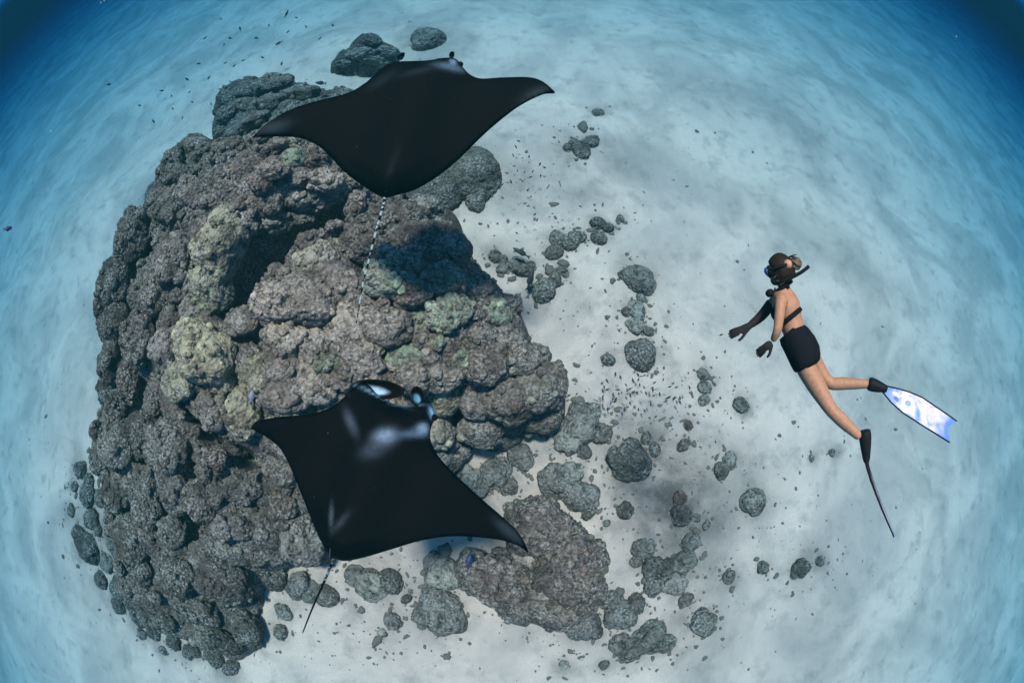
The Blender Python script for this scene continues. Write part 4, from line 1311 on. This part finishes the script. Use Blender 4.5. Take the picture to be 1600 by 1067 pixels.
def fin(toe0, toe1, sec, rpx, label):
    """sec: list of (edge a, edge b) points down the blade."""
    o = empty('fin', org * 0)
    o.parent = diver
    pk = [toe0, toe0 * 0.6 + toe1 * 0.4, toe1]
    part('foot_pocket', tube(curve_pts(pk, 12), [0.043, 0.048, 0.050, 0.050, 0.049, 0.047, 0.045, 0.042, 0.038, 0.034, 0.030, 0.022], 14), M_RUBBER, o)
    vv, ff, uvs = [], [], []
    nrow, ncol = len(sec), 9
    L = 0
    for s in (0, 1):
        for i, (a, b) in enumerate(sec):
            w = nrm(np.cross(b - a, sec[min(i + 1, nrow - 1)][0] - sec[max(i - 1, 0)][0]))
            for k in range(ncol):
                t = k / (ncol - 1)
                vv.append(a * (1 - t) + b * t + w * (0.004 if s else -0.004))
    for s in (0, 1):
        o0 = s * nrow * ncol
        for i in range(nrow - 1):
            for k in range(ncol - 1):
                q = (o0 + i * ncol + k, o0 + i * ncol + k + 1, o0 + (i + 1) * ncol + k + 1, o0 + (i + 1) * ncol + k)
                ff.append(q if s else q[::-1])
    rim = [i * ncol for i in range(nrow)] + [(nrow - 1) * ncol + k for k in range(1, ncol)] + [i * ncol + ncol - 1 for i in range(nrow - 2, -1, -1)] + [k for k in range(ncol - 2, 0, -1)]
    for i in range(len(rim)):
        a, b = rim[i], rim[(i + 1) % len(rim)]
        ff.append((a, b, b + nrow * ncol, a + nrow * ncol))
    me = mesh_data('blade', np.array(vv) - org, ff, False)
    uvl = me.uv_layers.new(name='UVMap')
    ln = [0]
    for i in range(1, nrow):
        ln.append(ln[-1] + np.linalg.norm((sec[i][0] + sec[i][1]) / 2 - (sec[i - 1][0] + sec[i - 1][1]) / 2))
    for lp in me.loops:
        vi = lp.vertex_index % (nrow * ncol)
        uvl.data[lp.index].uv = (ln[vi // ncol], (vi % ncol) / (ncol - 1) * 0.21)
    link('blade', me, M_FIN, o)
    for e in (0, 1):
        part('rail', tube([s[e] for s in sec], rpx, 8), M_RUBBER, o)
    return o


B = lambda px, py, e=0.2: J(px, py, e)
mid_ = lambda a, b, t: a * (1 - t) + b * t
secA = [(B(1384, 603), B(1379, 612)), (B(1402, 607), B(1392, 628)), (B(1422, 613), B(1410, 644)), (B(1441, 621), B(1430, 657)), (B(1460, 634), B(1447, 668)), (B(1478, 646), B(1465, 679)), (B(1495, 658), B(1484, 691))]
# notched end: pull the middle of the last row back
fA = fin(J(1357, 599, 0.17), J(1386, 608, 0.2), secA, 0.0065, '')
bl = [c for c in fA.children if c.name.startswith('blade')][0].data
for v in bl.vertices:
    k = v.index % (7 * 9)
    if k // 9 == 6:
        t = (k % 9) / 8
        d_ = (secA[5][0] + secA[5][1]) / 2 - (secA[6][0] + secA[6][1]) / 2
        v.co += Vector(d_) * 0.45 * (1 - abs(2 * t - 1)) ** 0.8
wv = nrm(nrm(ray(1370, 760)) + 0.035 * nrm(J(1390, 800) - J(1352, 812))) * 0.10
secB = []
for px, py, w in ((1352, 712, .62), (1356, 730, .9), (1362, 750, 1.0), (1370, 772, 1), (1379, 795, .95), (1388, 816, .85), (1397, 837, .7)):
    c = J(px, py, 0.1)
    secB.append((c - wv * w, c + wv * w))
fin(J(1351, 672, 0.05), J(1354, 722, 0.1), secB, [0.013, 0.0115, 0.010, 0.009, 0.008, 0.0068, 0.0055], '')


# ------------------------------------------------------------------ fish
def fish_mesh(name, depth, col, col2):
    v, f = ico(3)
    x = v[:, 0]
    w = np.clip(1 - ((x + 1) / 2 - 0.60) ** 2 * 1.9, 0.12, 1)
    p = np.stack([x * 0.42, v[:, 1] * 0.085 * w, v[:, 2] * depth * w], 1)
    V = [tuple(a) for a in p]
    F = [list(a) for a in f]
    c = [tuple(col if z > -0.3 else col2) for z in v[:, 2]]

    def plate(pts, cc):
        b = len(V)
        k = len(pts)
        for s in (-0.006, 0.006):
            for (a, z) in pts:
                V.append((a, s, z))
                c.append(cc)
        F.append(list(range(b, b + k)))
        F.append(list(range(b + k, b + 2 * k))[::-1])
        for i in range(k):
            F.append([b + i, b + k + i, b + k + (i + 1) % k, b + (i + 1) % k])
    plate([(-0.36, 0.02), (-0.58, depth * 0.95), (-0.50, 0.0), (-0.58, -depth * 0.95), (-0.36, -0.02)], col)
    plate([(0.18, depth * 0.8), (-0.05, depth * 1.35), (-0.28, depth * 0.95), (-0.24, depth * 0.3)], col)
    plate([(0.0, -depth * 0.8), (-0.12, -depth * 1.25), (-0.27, -depth * 0.8), (-0.22, -depth * 0.3)], col2)
    me = mesh_data(name, V, F)
    set_col(me, np.array(c))
    me.materials.append(M_FISH)
    return me


FD = fish_mesh('reef_fish', 0.16, (0.02, 0.022, 0.025), (0.05, 0.05, 0.055))
FB = fish_mesh('reef_fish', 0.19, (0.012, 0.03, 0.08), (0.02, 0.04, 0.10))
FL = fish_mesh('reef_fish', 0.20, (0.14, 0.15, 0.24), (0.2, 0.21, 0.3))
FW = fish_mesh('reef_fish', 0.11, (0.025, 0.026, 0.028), (0.05, 0.05, 0.05))


def fish(me, px, py, ln, ang, dist, label, group, name='reef_fish', roll=0.6):
    p = at_d(px, py, dist)
    L = ln * dist / FPX
    q = at_d(px + math.cos(R(ang)) * 4, py - math.sin(R(ang)) * 4, dist)
    x = Vector(q - p).normalized()
    v = Vector(ray(px, py))
    side = (-v * roll + Vector((0, 0, 1)) * (1 - roll))
    y = (side - x * side.dot(x)).normalized()
    z = x.cross(y)
    o = bpy.data.objects.new(name, me)
    m = Matrix((x, y, z)).transposed()
    o.rotation_euler = m.to_euler()
    o.location = tuple(p)
    o.scale = (L, L, L)
    COL.objects.link(o)
    return tag(o, label, 'fish', group)


G1 = 'single fish around the reef'
def gd(px, py, z):
    d = ray(px, py)
    return (z - CAM_H) / min(d[2], -0.05)


fish(FD, 500, 130, 18, 175, gd(500, 130, 1.4), 'stout dark fish in front of the hazy ridge behind the upper manta', G1)
fish(FD, 435, 68, 12, 210, gd(435, 68, 1.2), 'small dark fish above the hazy ridge, largest of the upper left swarm', G1)
fish(FW, 448, 21, 14, 65, gd(448, 21, 1.0), 'slim bluish fish swimming upright near the top of the swarm', G1)
fish(FB, 13, 357, 17, 10, 6.5, 'blue fish alone in open water, furthest left', G1)
fish(FB, 170, 132, 10, 0, 9.0, 'faint blue fish in the open blue water at the upper left', G1)
fish(FW, 813, 394, 32, 150, gd(813, 394, 0.45), 'dark curved fish over the flat brown coral head', G1)
fish(FW, 829, 434, 38, 75, gd(829, 434, 0.4), 'long dark fish standing head up along the hook of coral heads', G1)
fish(FD, 1127, 523, 8, 20, 3.6, 'tiny dark fish just ahead of the outstretched hand of the diver', G1)
fish(FL, 393, 618, 20, 80, gd(393, 618, 2.4), 'pale violet fish over the yellowish coral lobe', G1)
fish(FB, 733, 873, 24, 80, gd(733, 873, 1.2), 'deep blue fish under the right wing edge of the lower manta', G1)
fish(FD, 1062, 628, 9, 120, gd(1062, 628, 0.3), 'small black fish over bare sand, lowest of the middle school', G1)
fish(FD, 1118, 690, 6, 100, gd(1118, 690, 0.3), 'tiny black fish right of the small upright brown coral', G1)
rg = np.random.default_rng(12)
SW = [(463, 28), (478, 42), (366, 103), (253, 142), (268, 150), (218, 165), (285, 184), (352, 190), (395, 170), (292, 124), (326, 122), (296, 144), (360, 128), (410, 90),
      (330, 163), (335, 172), (380, 95), (420, 40), (400, 60), (345, 140), (310, 100), (450, 50), (390, 130), (300, 160), (360, 60), (440, 100), (350, 70), (420, 120), (270, 170), (320, 60),
      (345, 30), (500, 60), (520, 40), (240, 190), (375, 45)]
for px, py in SW:
    fish(FD, px, py, rg.uniform(5, 8.5), rg.uniform(0, 360), gd(px, py, rg.uniform(0.8, 2.2)), 'tiny dark fish in the loose swarm above the far side of the reef', 'swarm beyond the reef')
for k in range(46):
    px, py = rg.normal(815, 45), rg.normal(265, 38)
    if poly_dist(np.array([px]), np.array([py]), UP)[0] > -6 or (px < 775 and py < 325 and py > 215):
        continue
    fish(FD, px, py, rg.uniform(4.5, 7.5), rg.uniform(0, 360), gd(px, py, rg.uniform(0.25, 0.9)), 'tiny dark fish scattered over the sand behind the upper manta', 'swarm beside the upper manta')
for k in range(52):
    px, py = rg.normal(990, 38), rg.normal(612, 18)
    fish(FD, px, py, rg.uniform(6, 9.5), rg.choice([70, 95, 110, 20]) + rg.normal() * 12, gd(px, py, rg.uniform(0.2, 0.7)), 'tiny dark fish in the dense school over bare sand right of the reef', 'middle school over the sand')

# ------------------------------------------------------------------ drifting specks
vv, ff = [], []
v0, f0 = ico(1)
for k in range(170):
    p = at_d(rg.uniform(0, 1600), rg.uniform(0, 1067), rg.uniform(1.4, 3.4))
    s = rg.uniform(0.0004, 0.0010)
    b = len(vv)
    vv += [tuple(a) for a in v0 * s * rg.uniform(0.6, 1.4, 3) + p]
    ff += [[i + b for i in f] for f in f0]
for px, py in ((158, 5), (163, 2), (80, 205), (1494, 58)):
    p = at_d(px, py, 1.2)
    b = len(vv)
    vv += [tuple(a) for a in v0 * np.array([0.0016, 0.0012, 0.003]) + p]
    ff += [[i + b for i in f] for f in f0]
tag(link('marine_snow', mesh_data('marine_snow', vv, ff), plain('pale_speck', (0.25, 0.45, 0.48), 0.8, 0.1)), 'pale specks drifting in the water', kind='stuff')
